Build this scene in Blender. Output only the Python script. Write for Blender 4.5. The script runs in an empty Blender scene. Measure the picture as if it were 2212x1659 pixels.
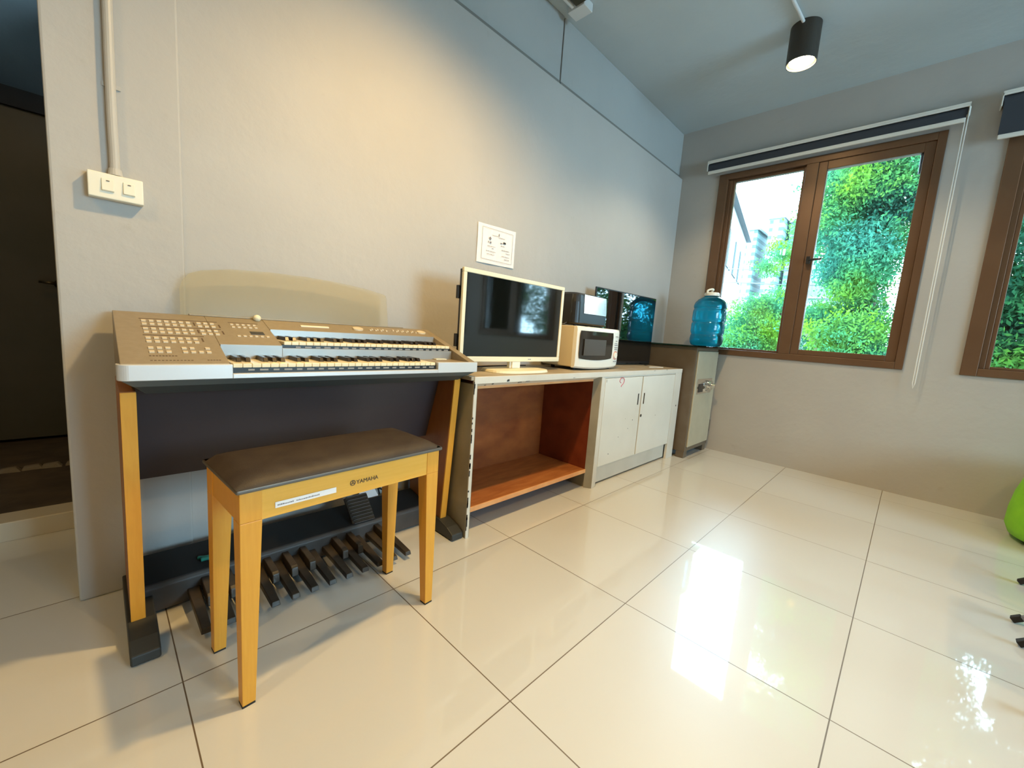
import bpy, bmesh, math, random
import numpy as np
from mathutils import Vector, Matrix

random.seed(7)
S = bpy.context.scene
COL = S.collection
PI = math.pi

# ------------------------------------------------------------------ materials
def new_mat(name):
    m = bpy.data.materials.new(name)
    m.use_nodes = True
    nt = m.node_tree
    return m, nt, nt.nodes['Principled BSDF']

def lin(c):
    return tuple((x / 12.92 if x <= 0.04045 else ((x + 0.055) / 1.055) ** 2.4) for x in c)

def C8(r, g, b):
    return lin((r / 255, g / 255, b / 255)) + (1,)

def mat(name, col, rough=0.5, metal=0.0, var=None, scale=6.0, detail=4.0, bump=0.0, bscale=60.0,
        stretch=(1, 1, 1), spec=0.5, coat=0.0, lo=0.35, hi=0.65):
    m, nt, b = new_mat(name)
    b.inputs['Base Color'].default_value = col
    b.inputs['Roughness'].default_value = rough
    b.inputs['Metallic'].default_value = metal
    b.inputs['Specular IOR Level'].default_value = spec
    b.inputs['Coat Weight'].default_value = coat
    tc = nt.nodes.new('ShaderNodeTexCoord')
    mp = nt.nodes.new('ShaderNodeMapping')
    mp.inputs['Scale'].default_value = stretch
    nt.links.new(tc.outputs['Object'], mp.inputs['Vector'])
    if var is not None:
        n = nt.nodes.new('ShaderNodeTexNoise')
        n.inputs['Scale'].default_value = scale
        n.inputs['Detail'].default_value = detail
        nt.links.new(mp.outputs['Vector'], n.inputs['Vector'])
        r = nt.nodes.new('ShaderNodeMapRange')
        r.inputs['From Min'].default_value = lo
        r.inputs['From Max'].default_value = hi
        nt.links.new(n.outputs['Fac'], r.inputs['Value'])
        x = nt.nodes.new('ShaderNodeMix')
        x.data_type = 'RGBA'
        x.inputs['A'].default_value = col
        x.inputs['B'].default_value = var
        nt.links.new(r.outputs['Result'], x.inputs['Factor'])
        nt.links.new(x.outputs['Result'], b.inputs['Base Color'])
    if bump > 0:
        n2 = nt.nodes.new('ShaderNodeTexNoise')
        n2.inputs['Scale'].default_value = bscale
        n2.inputs['Detail'].default_value = 6
        nt.links.new(mp.outputs['Vector'], n2.inputs['Vector'])
        bp = nt.nodes.new('ShaderNodeBump')
        bp.inputs['Strength'].default_value = bump
        bp.inputs['Distance'].default_value = 0.01
        nt.links.new(n2.outputs['Fac'], bp.inputs['Height'])
        nt.links.new(bp.outputs['Normal'], b.inputs['Normal'])
    return m

def glass_mat(name, tint=(1, 1, 1, 1), gloss=0.05, rough=0.0):
    m = bpy.data.materials.new(name)
    m.use_nodes = True
    nt = m.node_tree
    nt.nodes.clear()
    o = nt.nodes.new('ShaderNodeOutputMaterial')
    t = nt.nodes.new('ShaderNodeBsdfTransparent')
    t.inputs['Color'].default_value = tint
    g = nt.nodes.new('ShaderNodeBsdfGlossy')
    g.inputs['Roughness'].default_value = rough
    f = nt.nodes.new('ShaderNodeFresnel')
    f.inputs['IOR'].default_value = 1.45
    mx = nt.nodes.new('ShaderNodeMixShader')
    nt.links.new(f.outputs['Fac'], mx.inputs['Fac'])
    nt.links.new(t.outputs['BSDF'], mx.inputs[1])
    nt.links.new(g.outputs['BSDF'], mx.inputs[2])
    nt.links.new(mx.outputs['Shader'], o.inputs['Surface'])
    return m

def emit_mat(name, col, strength):
    m = bpy.data.materials.new(name)
    m.use_nodes = True
    nt = m.node_tree
    nt.nodes.clear()
    o = nt.nodes.new('ShaderNodeOutputMaterial')
    e = nt.nodes.new('ShaderNodeEmission')
    e.inputs['Color'].default_value = col
    e.inputs['Strength'].default_value = strength
    nt.links.new(e.outputs['Emission'], o.inputs['Surface'])
    return m

def wall_mat(name, a, b, smudge):
    """painted plaster: two greys in soft clouds, scuffs with their own shape, trowel bump"""
    m, nt, bs = new_mat(name)
    bs.inputs['Roughness'].default_value = 0.62
    bs.inputs['Specular IOR Level'].default_value = 0.3
    tc = nt.nodes.new('ShaderNodeTexCoord')
    n = nt.nodes.new('ShaderNodeTexNoise'); n.inputs['Scale'].default_value = 1.3; n.inputs['Detail'].default_value = 5
    nt.links.new(tc.outputs['Object'], n.inputs['Vector'])
    r = nt.nodes.new('ShaderNodeMapRange'); r.inputs['From Min'].default_value = .35; r.inputs['From Max'].default_value = .65
    nt.links.new(n.outputs['Fac'], r.inputs['Value'])
    x = nt.nodes.new('ShaderNodeMix'); x.data_type = 'RGBA'
    x.inputs['A'].default_value = a; x.inputs['B'].default_value = b
    nt.links.new(r.outputs['Result'], x.inputs['Factor'])
    n3 = nt.nodes.new('ShaderNodeTexNoise'); n3.inputs['Scale'].default_value = 7; n3.inputs['Detail'].default_value = 9
    n3.inputs['Roughness'].default_value = .7
    nt.links.new(tc.outputs['Object'], n3.inputs['Vector'])
    r3 = nt.nodes.new('ShaderNodeMapRange'); r3.inputs['From Min'].default_value = .63; r3.inputs['From Max'].default_value = .74
    r3.inputs['To Max'].default_value = .35
    nt.links.new(n3.outputs['Fac'], r3.inputs['Value'])
    x2 = nt.nodes.new('ShaderNodeMix'); x2.data_type = 'RGBA'
    x2.inputs['B'].default_value = smudge
    nt.links.new(x.outputs['Result'], x2.inputs['A'])
    nt.links.new(r3.outputs['Result'], x2.inputs['Factor'])
    nt.links.new(x2.outputs['Result'], bs.inputs['Base Color'])
    n2 = nt.nodes.new('ShaderNodeTexNoise'); n2.inputs['Scale'].default_value = 14; n2.inputs['Detail'].default_value = 8
    nt.links.new(tc.outputs['Object'], n2.inputs['Vector'])
    bp = nt.nodes.new('ShaderNodeBump'); bp.inputs['Strength'].default_value = .25; bp.inputs['Distance'].default_value = .012
    nt.links.new(n2.outputs['Fac'], bp.inputs['Height'])
    nt.links.new(bp.outputs['Normal'], bs.inputs['Normal'])
    return m

def tile_mat():
    m, nt, bs = new_mat('polished_tile')
    L = nt.links.new
    def math_(op, a=None, b=None, c=None):
        n = nt.nodes.new('ShaderNodeMath'); n.operation = op
        for i, v in enumerate((a, b, c)):
            if v is None: continue
            if isinstance(v, (int, float)): n.inputs[i].default_value = v
            else: L(v, n.inputs[i])
        return n.outputs[0]
    tc = nt.nodes.new('ShaderNodeTexCoord')
    sp = nt.nodes.new('ShaderNodeSeparateXYZ'); L(tc.outputs['Object'], sp.inputs[0])
    def edge(o):
        u = math_('DIVIDE', o, .6)
        f = math_('FRACT', math_('ADD', u, 0.5))
        return math_('MULTIPLY', math_('ABSOLUTE', math_('SUBTRACT', f, .5)), .6)
    d = math_('MINIMUM', edge(sp.outputs['X']), edge(sp.outputs['Y']))
    g = math_('LESS_THAN', d, 0.0016)
    fx = math_('FLOOR', math_('DIVIDE', sp.outputs['X'], .6)); fy = math_('FLOOR', math_('DIVIDE', sp.outputs['Y'], .6))
    cb = nt.nodes.new('ShaderNodeCombineXYZ'); L(fx, cb.inputs[0]); L(fy, cb.inputs[1])
    wn = nt.nodes.new('ShaderNodeTexWhiteNoise'); wn.noise_dimensions = '3D'; L(cb.outputs[0], wn.inputs['Vector'])
    n = nt.nodes.new('ShaderNodeTexNoise'); n.inputs['Scale'].default_value = 3; n.inputs['Detail'].default_value = 6
    L(tc.outputs['Object'], n.inputs['Vector'])
    mixv = math_('ADD', math_('MULTIPLY', wn.outputs['Value'], .5), math_('MULTIPLY', n.outputs['Fac'], .5))
    x = nt.nodes.new('ShaderNodeMix'); x.data_type = 'RGBA'
    x.inputs['A'].default_value = (.57, .575, .555, 1); x.inputs['B'].default_value = (.63, .635, .61, 1)
    L(mixv, x.inputs['Factor'])
    x2 = nt.nodes.new('ShaderNodeMix'); x2.data_type = 'RGBA'
    x2.inputs['B'].default_value = (.12, .085, .05, 1)
    L(x.outputs['Result'], x2.inputs['A']); L(g, x2.inputs['Factor'])
    L(x2.outputs['Result'], bs.inputs['Base Color'])
    bs.inputs['Roughness'].default_value = .38
    bs.inputs['IOR'].default_value = 1.5
    bs.inputs['Coat Weight'].default_value = 1.0
    bs.inputs['Coat IOR'].default_value = 1.5
    L(math_('MULTIPLY_ADD', g, .5, .03), bs.inputs['Coat Roughness'])
    n2 = nt.nodes.new('ShaderNodeTexNoise'); n2.inputs['Scale'].default_value = 5; n2.inputs['Detail'].default_value = 2
    L(tc.outputs['Object'], n2.inputs['Vector'])
    h = math_('SUBTRACT', math_('MULTIPLY', n2.outputs['Fac'], .12), g)
    bp = nt.nodes.new('ShaderNodeBump'); bp.inputs['Strength'].default_value = .12; bp.inputs['Distance'].default_value = .003
    L(h, bp.inputs['Height']); L(bp.outputs['Normal'], bs.inputs['Normal']); L(bp.outputs['Normal'], bs.inputs['Coat Normal'])
    return m

def facade_mat(name, wall, win, sx, sz, axis='Y'):
    """plain painted wall with a regular grid of windows"""
    m, nt, bs = new_mat(name)
    L = nt.links.new
    tc = nt.nodes.new('ShaderNodeTexCoord')
    sp = nt.nodes.new('ShaderNodeSeparateXYZ'); L(tc.outputs['Object'], sp.inputs[0])
    def band(o, s, a, b):
        d = nt.nodes.new('ShaderNodeMath'); d.operation = 'DIVIDE'; L(o, d.inputs[0]); d.inputs[1].default_value = s
        f = nt.nodes.new('ShaderNodeMath'); f.operation = 'FRACT'; L(d.outputs[0], f.inputs[0])
        g = nt.nodes.new('ShaderNodeMath'); g.operation = 'GREATER_THAN'; L(f.outputs[0], g.inputs[0]); g.inputs[1].default_value = a
        h = nt.nodes.new('ShaderNodeMath'); h.operation = 'LESS_THAN'; L(f.outputs[0], h.inputs[0]); h.inputs[1].default_value = b
        k = nt.nodes.new('ShaderNodeMath'); k.operation = 'MULTIPLY'; L(g.outputs[0], k.inputs[0]); L(h.outputs[0], k.inputs[1])
        return k.outputs[0]
    k = nt.nodes.new('ShaderNodeMath'); k.operation = 'MULTIPLY'
    L(band(sp.outputs[axis], sx, .25, .8), k.inputs[0]); L(band(sp.outputs['Z'], sz, .3, .75), k.inputs[1])
    x = nt.nodes.new('ShaderNodeMix'); x.data_type = 'RGBA'
    x.inputs['A'].default_value = wall; x.inputs['B'].default_value = win
    L(k.outputs[0], x.inputs['Factor']); L(x.outputs['Result'], bs.inputs['Base Color'])
    bs.inputs['Roughness'].default_value = .7
    return m

def leaf_mat(name, a, b, c):
    m = bpy.data.materials.new(name); m.use_nodes = True
    nt = m.node_tree; nt.nodes.clear(); L = nt.links.new
    o = nt.nodes.new('ShaderNodeOutputMaterial')
    tc = nt.nodes.new('ShaderNodeTexCoord')
    n = nt.nodes.new('ShaderNodeTexNoise'); n.inputs['Scale'].default_value = 1.1; n.inputs['Detail'].default_value = 3
    L(tc.outputs['Object'], n.inputs['Vector'])
    r = nt.nodes.new('ShaderNodeValToRGB')
    r.color_ramp.elements[0].position = .36; r.color_ramp.elements[0].color = a
    r.color_ramp.elements[1].position = .66; r.color_ramp.elements[1].color = c
    e = r.color_ramp.elements.new(.5); e.color = b
    L(n.outputs['Fac'], r.inputs[0])
    d = nt.nodes.new('ShaderNodeBsdfDiffuse'); t = nt.nodes.new('ShaderNodeBsdfTranslucent')
    L(r.outputs[0], d.inputs['Color']); L(r.outputs[0], t.inputs['Color'])
    mx = nt.nodes.new('ShaderNodeMixShader'); mx.inputs[0].default_value = .5
    L(d.outputs[0], mx.inputs[1]); L(t.outputs[0], mx.inputs[2]); L(mx.outputs[0], o.inputs['Surface'])
    return m

M = {}
M['wall'] = wall_mat('grey_plaster', (.43, .42, .40, 1), (.47, .46, .44, 1), (.36, .33, .29, 1))
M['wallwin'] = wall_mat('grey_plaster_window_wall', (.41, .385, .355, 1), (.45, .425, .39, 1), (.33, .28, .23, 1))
M['beam'] = wall_mat('grey_beam_paint', (.39, .40, .39, 1), (.43, .44, .43, 1), (.34, .33, .30, 1))
M['ceil'] = wall_mat('grey_ceiling_paint', (.44, .51, .54, 1), (.48, .55, .58, 1), (.36, .38, .40, 1))
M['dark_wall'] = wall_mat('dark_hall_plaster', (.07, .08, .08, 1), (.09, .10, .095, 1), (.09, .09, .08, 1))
M['tile'] = tile_mat()
M['ply'] = mat('orange_maple', (.66, .30, .030, 1), .38, var=(.73, .35, .042, 1), scale=7, stretch=(22, 22, 1.5), detail=4, lo=.2, hi=.8)
M['plyx'] = mat('orange_maple_apron', (.72, .37, .045, 1), .38, var=(.78, .42, .065, 1), scale=7, stretch=(1.5, 22, 22), detail=4, lo=.2, hi=.8)
M['plydark'] = mat('brown_side_veneer', (.26, .085, .016, 1), .4, var=(.31, .11, .022, 1), scale=7, stretch=(18, 3, 1.5))
M['vinyl'] = mat('dark_brown_vinyl', (.038, .027, .019, 1), .5, spec=.3, var=(.05, .037, .026, 1), scale=20, bump=.15, bscale=400)
M['champ'] = mat('champagne_plastic', (.285, .23, .148, 1), .45, metal=.25, var=(.31, .25, .165, 1), scale=60)
M['silver'] = mat('silver_plastic', (.68, .69, .70, 1), .33, metal=.3)
M['fascia'] = mat('pale_grey_fascia', (.36, .35, .325, 1), .33, metal=.4)
M['skirt'] = mat('charcoal_skirt', (.048, .054, .053, 1), .5)
M['foot'] = mat('charcoal_foot', (.026, .027, .024, 1), .5)
M['black'] = mat('black_plastic', (.012, .012, .012, 1), .35)
M['blackmat'] = mat('matt_black', (.012, .012, .012, 1), .75)
M['pedal'] = mat('worn_black_pedal', (.026, .021, .015, 1), .42, var=(.05, .038, .026, 1), scale=14)
M['pedalbox'] = mat('dark_pedal_box', (.05, .045, .042, 1), .5, var=(.07, .06, .055, 1), scale=10)
M['ivory'] = mat('ivory_key', (.86, .76, .52, 1), .25)
M['keyblack'] = mat('black_key', (.018, .012, .010, 1), .25)
M['cream'] = mat('cream_button', (.62, .53, .37, 1), .4)
M['creampl'] = mat('cream_plastic', (.80, .75, .56, 1), .4)
M['micro'] = mat('microwave_white', (.82, .79, .70, 1), .32)
M['microside'] = mat('yellowed_microwave_case', (.62, .52, .33, 1), .4)
M['ink'] = mat('brown_ink', (.10, .06, .03, 1), .6)
M['inkgrey'] = mat('grey_ink', (.25, .23, .24, 1), .7)
M['paper'] = mat('white_paper', (.84, .82, .82, 1), .7)
M['modesty'] = mat('dark_plum_panel', (.030, .021, .026, 1), .5, var=(.036, .026, .030, 1), scale=3)
M['cabwhite'] = mat('chipped_white_paint', (.60, .57, .50, 1), .5, var=(.66, .63, .56, 1), scale=5, bump=.08, bscale=30)
M['door'] = mat('cream_door_paint', (.66, .65, .59, 1), .45, var=(.71, .70, .64, 1), scale=3)
M['cabside'] = mat('grimy_olive_side', (.22, .19, .13, 1), .55, var=(.30, .27, .20, 1), scale=4, bump=.08)
M['cabtop'] = mat('worn_brown_top', (.30, .24, .16, 1), .5, var=(.38, .33, .25, 1), scale=7)
M['redwood'] = mat('red_brown_plywood', (.20, .048, .010, 1), .45, var=(.33, .100, .022, 1), scale=6, stretch=(1.2, 1.2, 2.2), detail=8, lo=.3, hi=.75)
M['liningwood'] = mat('dark_red_plywood', (.13, .022, .008, 1), .45, var=(.19, .040, .014, 1), scale=5, stretch=(1.5, 1.5, 1.5), detail=8)  # shadow inside the bay put into a darker copy of the red plywood
M['shelfwood'] = mat('shelf_plywood', (.27, .085, .022, 1), .38, var=(.38, .14, .040, 1), scale=7, stretch=(1, 5, 1), detail=8)
M['edge'] = mat('raw_shelf_edge', (.62, .27, .10, 1), .5, var=(.70, .36, .15, 1), scale=9)
M['chip'] = mat('bare_metal_chip', (.03, .028, .025, 1), .7)
M['red'] = mat('red_marker', (.55, .10, .16, 1), .6)
M['safebody'] = mat('brown_safe_enamel', (.115, .085, .055, 1), .42, var=(.13, .10, .068, 1), scale=10)
M['safedoor'] = mat('khaki_safe_door', (.40, .355, .25, 1), .4, var=(.43, .385, .275, 1), scale=10)
M['chrome'] = mat('chrome', (.75, .75, .74, 1), .15, metal=1.0)
M['steel'] = mat('brushed_steel', (.62, .58, .52, 1), .16, metal=1.0, var=(.55, .51, .46, 1), scale=30, stretch=(1, 1, 12))
M['greymetal'] = mat('grey_metal', (.30, .30, .33, 1), .35, metal=.7)
M['screen'] = mat('black_glossy_screen', (.004, .005, .004, 1), .06, spec=.8, coat=.6)
M['screen2'] = mat('black_mirror_screen', (.003, .004, .004, 1), .02, spec=1.0, coat=1.0)
M['mwwin'] = mat('smoked_oven_glass', (.03, .026, .022, 1), .06, spec=.6)
M['bronze'] = mat('bronze_aluminium', (.145, .075, .038, 1), .38, metal=.35, var=(.165, .088, .045, 1), scale=4)
M['blindwhite'] = mat('white_blind_rail', (.72, .70, .64, 1), .45)
M['blindfab'] = mat('navy_charcoal_blind_fabric', (.035, .04, .05, 1), .8)
M['lampcase'] = mat('black_lamp_case', (.035, .028, .02, 1), .45)
M['white'] = mat('white_switch_plastic', (.80, .77, .64, 1), .35)
M['conduit'] = mat('painted_conduit', (.47, .45, .41, 1), .45)
M['conduitw'] = mat('white_conduit', (.66, .68, .68, 1), .45)
M['green'] = mat('lime_green_fabric', (.20, .56, .012, 1), .6, var=(.24, .62, .02, 1), scale=12, bump=.1, bscale=300)
M['greenfoot'] = mat('black_pouf_base', (.02, .02, .02, 1), .6)
M['teal'] = mat('teal_plastic', (.02, .22, .17, 1), .3)
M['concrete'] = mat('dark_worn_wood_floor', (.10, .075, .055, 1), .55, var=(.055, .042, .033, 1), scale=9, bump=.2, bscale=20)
M['curb'] = mat('pale_marble_curb', (.62, .57, .46, 1), .3)
M['rubble'] = mat('pale_mortar', (.22, .19, .15, 1), .9, bump=.8, bscale=30)
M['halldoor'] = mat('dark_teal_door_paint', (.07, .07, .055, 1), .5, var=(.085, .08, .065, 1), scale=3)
M['brass'] = mat('dark_brass', (.09, .07, .04, 1), .35, metal=.8)
M['pane'] = glass_mat('window_glass', (.97, 1, .985, 1))
M['sheet'] = glass_mat('tinted_glass_sheet', (.25, .42, .38, 1))
M['bulb'] = emit_mat('warm_bulb', (1, .78, .42, 1), 60)
M['leaf'] = leaf_mat('bright_leaves', (.030, .120, .080, 1), (.040, .140, .048, 1), (.100, .195, .014, 1))
M['leafdark'] = leaf_mat('darker_leaves', (.008, .034, .018, 1), (.014, .052, .016, 1), (.036, .085, .009, 1))
M['bark'] = mat('bark', (.09, .065, .045, 1), .8, bump=.5, bscale=15)
M['bldg'] = mat('white_render', (.15, .165, .16, 1), .8)
M['bldgwin'] = mat('pale_window_glass', (.05, .08, .085, 1), .3)
M['tower'] = facade_mat('pale_tower_facade', (.085, .15, .145, 1), (.022, .055, .052, 1), 1.65, 1.1)
M['ground'] = mat('street', (.2, .2, .2, 1), .8)

# acrylic music rest: clear with a faint frosted beige body
def acrylic():
    m = bpy.data.materials.new('smoky_acrylic'); m.use_nodes = True
    nt = m.node_tree; nt.nodes.clear(); L = nt.links.new
    o = nt.nodes.new('ShaderNodeOutputMaterial')
    t = nt.nodes.new('ShaderNodeBsdfTransparent'); t.inputs['Color'].default_value = (.97, .955, .90, 1)
    p = nt.nodes.new('ShaderNodeBsdfPrincipled'); p.inputs['Base Color'].default_value = (.50, .45, .33, 1)
    p.inputs['Roughness'].default_value = .16
    mx = nt.nodes.new('ShaderNodeMixShader'); mx.inputs[0].default_value = .17
    L(t.outputs[0], mx.inputs[1]); L(p.outputs[0], mx.inputs[2]); L(mx.outputs[0], o.inputs['Surface'])
    return m
M['acrylic'] = acrylic()
def bottle_mat():
    m = bpy.data.materials.new('blue_bottle_plastic'); m.use_nodes = True
    nt = m.node_tree; nt.nodes.clear(); L = nt.links.new
    o = nt.nodes.new('ShaderNodeOutputMaterial')
    t = nt.nodes.new('ShaderNodeBsdfTransparent'); t.inputs['Color'].default_value = (.25, .80, .95, 1)
    tr = nt.nodes.new('ShaderNodeBsdfTranslucent'); tr.inputs['Color'].default_value = (.06, .78, .95, 1)
    g = nt.nodes.new('ShaderNodeBsdfGlossy'); g.inputs['Roughness'].default_value = .06
    f = nt.nodes.new('ShaderNodeFresnel'); f.inputs['IOR'].default_value = 1.45
    a = nt.nodes.new('ShaderNodeMixShader'); a.inputs[0].default_value = .5
    L(t.outputs[0], a.inputs[1]); L(tr.outputs[0], a.inputs[2])
    b = nt.nodes.new('ShaderNodeMixShader'); L(f.outputs[0], b.inputs[0]); L(a.outputs[0], b.inputs[1]); L(g.outputs[0], b.inputs[2])
    L(b.outputs[0], o.inputs['Surface'])
    return m
M['bottle'] = bottle_mat()

# ------------------------------------------------------------------ mesh helpers
def B(): return bmesh.new()

def box(bm, x0, x1, y0, y1, z0, z1):
    v = [bm.verts.new(p) for p in ((x0, y0, z0), (x1, y0, z0), (x1, y1, z0), (x0, y1, z0),
                                   (x0, y0, z1), (x1, y0, z1), (x1, y1, z1), (x0, y1, z1))]
    for f in ((0, 3, 2, 1), (4, 5, 6, 7), (0, 1, 5, 4), (1, 2, 6, 5), (2, 3, 7, 6), (3, 0, 4, 7)):
        bm.faces.new([v[i] for i in f])
    return bm

def frustum(bm, a, b):
    """two 4-point loops joined"""
    va = [bm.verts.new(p) for p in a]; vb = [bm.verts.new(p) for p in b]
    n = len(a)
    bm.faces.new(va[::-1]); bm.faces.new(vb)
    for i in range(n): bm.faces.new((va[i], va[(i + 1) % n], vb[(i + 1) % n], vb[i]))
    return bm

def prism(bm, pts, axis, a, b):
    """polygon of 2d points extruded along an axis ('x': pts are (y,z); 'y': (x,z); 'z': (x,y))"""
    def P(p, t):
        return (t, p[0], p[1]) if axis == 'x' else ((p[0], t, p[1]) if axis == 'y' else (p[0], p[1], t))
    return frustum(bm, [P(p, a) for p in pts], [P(p, b) for p in pts])

def tube(bm, p0, p1, r0, r1=None, seg=16):
    r1 = r0 if r1 is None else r1
    p0 = Vector(p0); p1 = Vector(p1); d = (p1 - p0).normalized()
    u = d.orthogonal().normalized(); w = d.cross(u)
    A = [p0 + (u * math.cos(2 * PI * i / seg) + w * math.sin(2 * PI * i / seg)) * r0 for i in range(seg)]
    Bp = [p1 + (u * math.cos(2 * PI * i / seg) + w * math.sin(2 * PI * i / seg)) * r1 for i in range(seg)]
    return frustum(bm, A, Bp)

def path(bm, pts, r, seg=10):
    pts = [Vector(p) for p in pts]; rings = []
    for i, p in enumerate(pts):
        d = (pts[min(i + 1, len(pts) - 1)] - pts[max(i - 1, 0)]).normalized()
        if i == 0: u = d.orthogonal().normalized()
        u = (u - d * u.dot(d)).normalized(); w = d.cross(u)
        rings.append([bm.verts.new(p + (u * math.cos(2 * PI * k / seg) + w * math.sin(2 * PI * k / seg)) * r) for k in range(seg)])
    for a, b in zip(rings, rings[1:]):
        for k in range(seg): bm.faces.new((a[k], a[(k + 1) % seg], b[(k + 1) % seg], b[k]))
    bm.faces.new(rings[0][::-1]); bm.faces.new(rings[-1])
    return bm

def spline(ctrl, n=8):
    c = [Vector(p) for p in ctrl]; c = [c[0]] + c + [c[-1]]; out = []
    for i in range(1, len(c) - 2):
        for k in range(n):
            t = k / n
            out.append(.5 * ((2 * c[i]) + (-c[i - 1] + c[i + 1]) * t + (2 * c[i - 1] - 5 * c[i] + 4 * c[i + 1] - c[i + 2]) * t * t
                             + (-c[i - 1] + 3 * c[i] - 3 * c[i + 1] + c[i + 2]) * t ** 3))
    out.append(c[-2]); return out

def lathe(bm, prof, cx=0, cy=0, seg=48, mod=None, cap=True):
    rings = []
    for j, (r, z) in enumerate(prof):
        ring = []
        for k in range(seg):
            a = 2 * PI * k / seg; rr = r * (mod(a, z) if mod else 1)
            ring.append(bm.verts.new((cx + rr * math.cos(a), cy + rr * math.sin(a), z)))
        rings.append(ring)
    for a, b in zip(rings, rings[1:]):
        for k in range(seg): bm.faces.new((a[k], a[(k + 1) % seg], b[(k + 1) % seg], b[k]))
    if cap:
        bm.faces.new(rings[0][::-1]); bm.faces.new(rings[-1])
    return bm

def world_of(p):
    m = Matrix.Identity(4)
    while p is not None:
        m = p.matrix_basis @ m; p = p.parent
    return m

def obj(name, bm, m, parent=None, bevel=0.0, seg=2, smooth=False, local=False):
    me = bpy.data.meshes.new(name)
    bmesh.ops.recalc_face_normals(bm, faces=bm.faces[:])
    bm.to_mesh(me); bm.free()
    if parent is not None and not local:
        me.transform(world_of(parent).inverted())
    o = bpy.data.objects.new(name, me)
    COL.objects.link(o)
    if m is not None: me.materials.append(m)
    if parent is not None: o.parent = parent
    if smooth:
        for p in me.polygons: p.use_smooth = True
    if bevel > 0:
        b = o.modifiers.new('bevel', 'BEVEL'); b.width = bevel; b.segments = seg
        b.limit_method = 'ANGLE'; b.angle_limit = math.radians(35); b.harden_normals = False
    return o

def rebase(o):
    """put a single-mesh thing's origin at the middle of its base"""
    vs = [v.co for v in o.data.vertices]
    c = Vector(((min(v.x for v in vs) + max(v.x for v in vs)) / 2, (min(v.y for v in vs) + max(v.y for v in vs)) / 2, min(v.z for v in vs)))
    o.data.transform(Matrix.Translation(-c)); o.location = c
    return o

def thing(name, label, cat, loc=(0, 0, 0), rz=0.0, group=None):
    o = bpy.data.objects.new(name, None); COL.objects.link(o)
    o.empty_display_size = .1
    o.location = loc; o.rotation_euler = (0, 0, rz)
    o.matrix_basis = Matrix.Translation(Vector(loc)) @ Matrix.Rotation(rz, 4, 'Z')
    o['label'] = label; o['category'] = cat
    if group: o['group'] = group
    return o

def tag(o, label, cat, group=None):
    o['label'] = label; o['category'] = cat
    if group: o['group'] = group
    return o

def struct(name, bm, m, bevel=0.0, smooth=False):
    o = obj(name, bm, m, None, bevel, smooth=smooth); o['kind'] = 'structure'; return o

def text_mesh(name, body, size, m, parent, M4, depth=.0006):
    cu = bpy.data.curves.new('t', 'FONT'); cu.body = body; cu.size = size; cu.extrude = depth
    cu.resolution_u = 3
    to = bpy.data.objects.new('t', cu); COL.objects.link(to)
    dg = bpy.context.evaluated_depsgraph_get(); dg.update()
    me = bpy.data.meshes.new_from_object(to.evaluated_get(dg))
    bpy.data.objects.remove(to); bpy.data.curves.remove(cu)
    me.transform(M4); me.name = name
    o = bpy.data.objects.new(name, me); COL.objects.link(o)
    me.materials.clear(); me.materials.append(m); o.parent = parent
    return o

# ------------------------------------------------------------------ room shell
YW, YB, YP = .572, .606, .5626      # left wall face, beam face, pillar face
XW = 3.853                          # window wall
ZC = 2.91

struct('floor', box(B(), -3.6, XW + .16, -5.7, 1.20, -.12, 0), M['tile'])
struct('ceiling', box(B(), -3.6, XW + .16, -5.7, .76, ZC, ZC + .12), M['ceil'])
struct('wall_left', box(B(), .088, XW, YW, .76, 0, 2.503), M['wall'], .004)
bm = box(B(), -.193, .10, YP, .76, 0, 2.515)
struct('trim_1', bm, M['wall'], .006)
bm = box(B(), -.193, 1.998, YB, .76, 2.503, ZC)
struct('trim_2', bm, M['beam'], .004)
bm = box(B(), 2.010, XW, YB, .76, 2.503, ZC)
struct('trim_3', bm, M['beam'], .004)
struct('trim_4', box(B(), 1.998, 2.010, .64, .76, 2.503, ZC), M['blackmat'])

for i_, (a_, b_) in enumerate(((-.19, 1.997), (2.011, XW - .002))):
    struct('trim_%d' % (10 + i_), box(B(), a_, b_, YB - .0012, YB + .004, 2.500, 2.543), mat('dirty_joint', (.22, .21, .19, 1), .8))  # dark strip painted in for the shade line above the wall ledge
W1 = (-1.181, .228, .885, 2.465)
W2 = (-2.862, -1.453, .884, 2.465)
W3 = (-4.60, -3.19, .884, 2.465)
bm = B()
x0, x1 = XW, XW + .15
box(bm, x0, x1, -5.7, .76, 0, .8845)
box(bm, x0, x1, -5.7, .76, 2.465, ZC)
for a, b in ((.228, .76), (-1.453, -1.181), (-3.19, -2.862), (-5.7, -4.60)):
    box(bm, x0, x1, a, b, .8845, 2.465)
struct('wall_right', bm, M['wallwin'])
BW = (1.0, 3.2, .90, 2.35)     # unseen glazed opening added behind the camera to let in cool fill light
bm = box(B(), -3.6, XW + .16, -5.85, -5.7, 0, BW[2]); box(bm, -3.6, XW + .16, -5.85, -5.7, BW[3], ZC)
box(bm, -3.6, BW[0], -5.85, -5.7, BW[2], BW[3]); box(bm, BW[1], XW + .16, -5.85, -5.7, BW[2], BW[3])
struct('wall_back', bm, M['wall'])
bm = B()
for i in range(5):
    xx = BW[0] + (BW[1] - BW[0] - .06) * i / 4; box(bm, xx, xx + .06, -5.80, -5.74, BW[2], BW[3])
box(bm, BW[0], BW[1], -5.80, -5.74, BW[2], BW[2] + .06); box(bm, BW[0], BW[1], -5.80, -5.74, BW[3] - .06, BW[3])
wb = struct('window_4', bm, M['bronze'])
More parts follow.
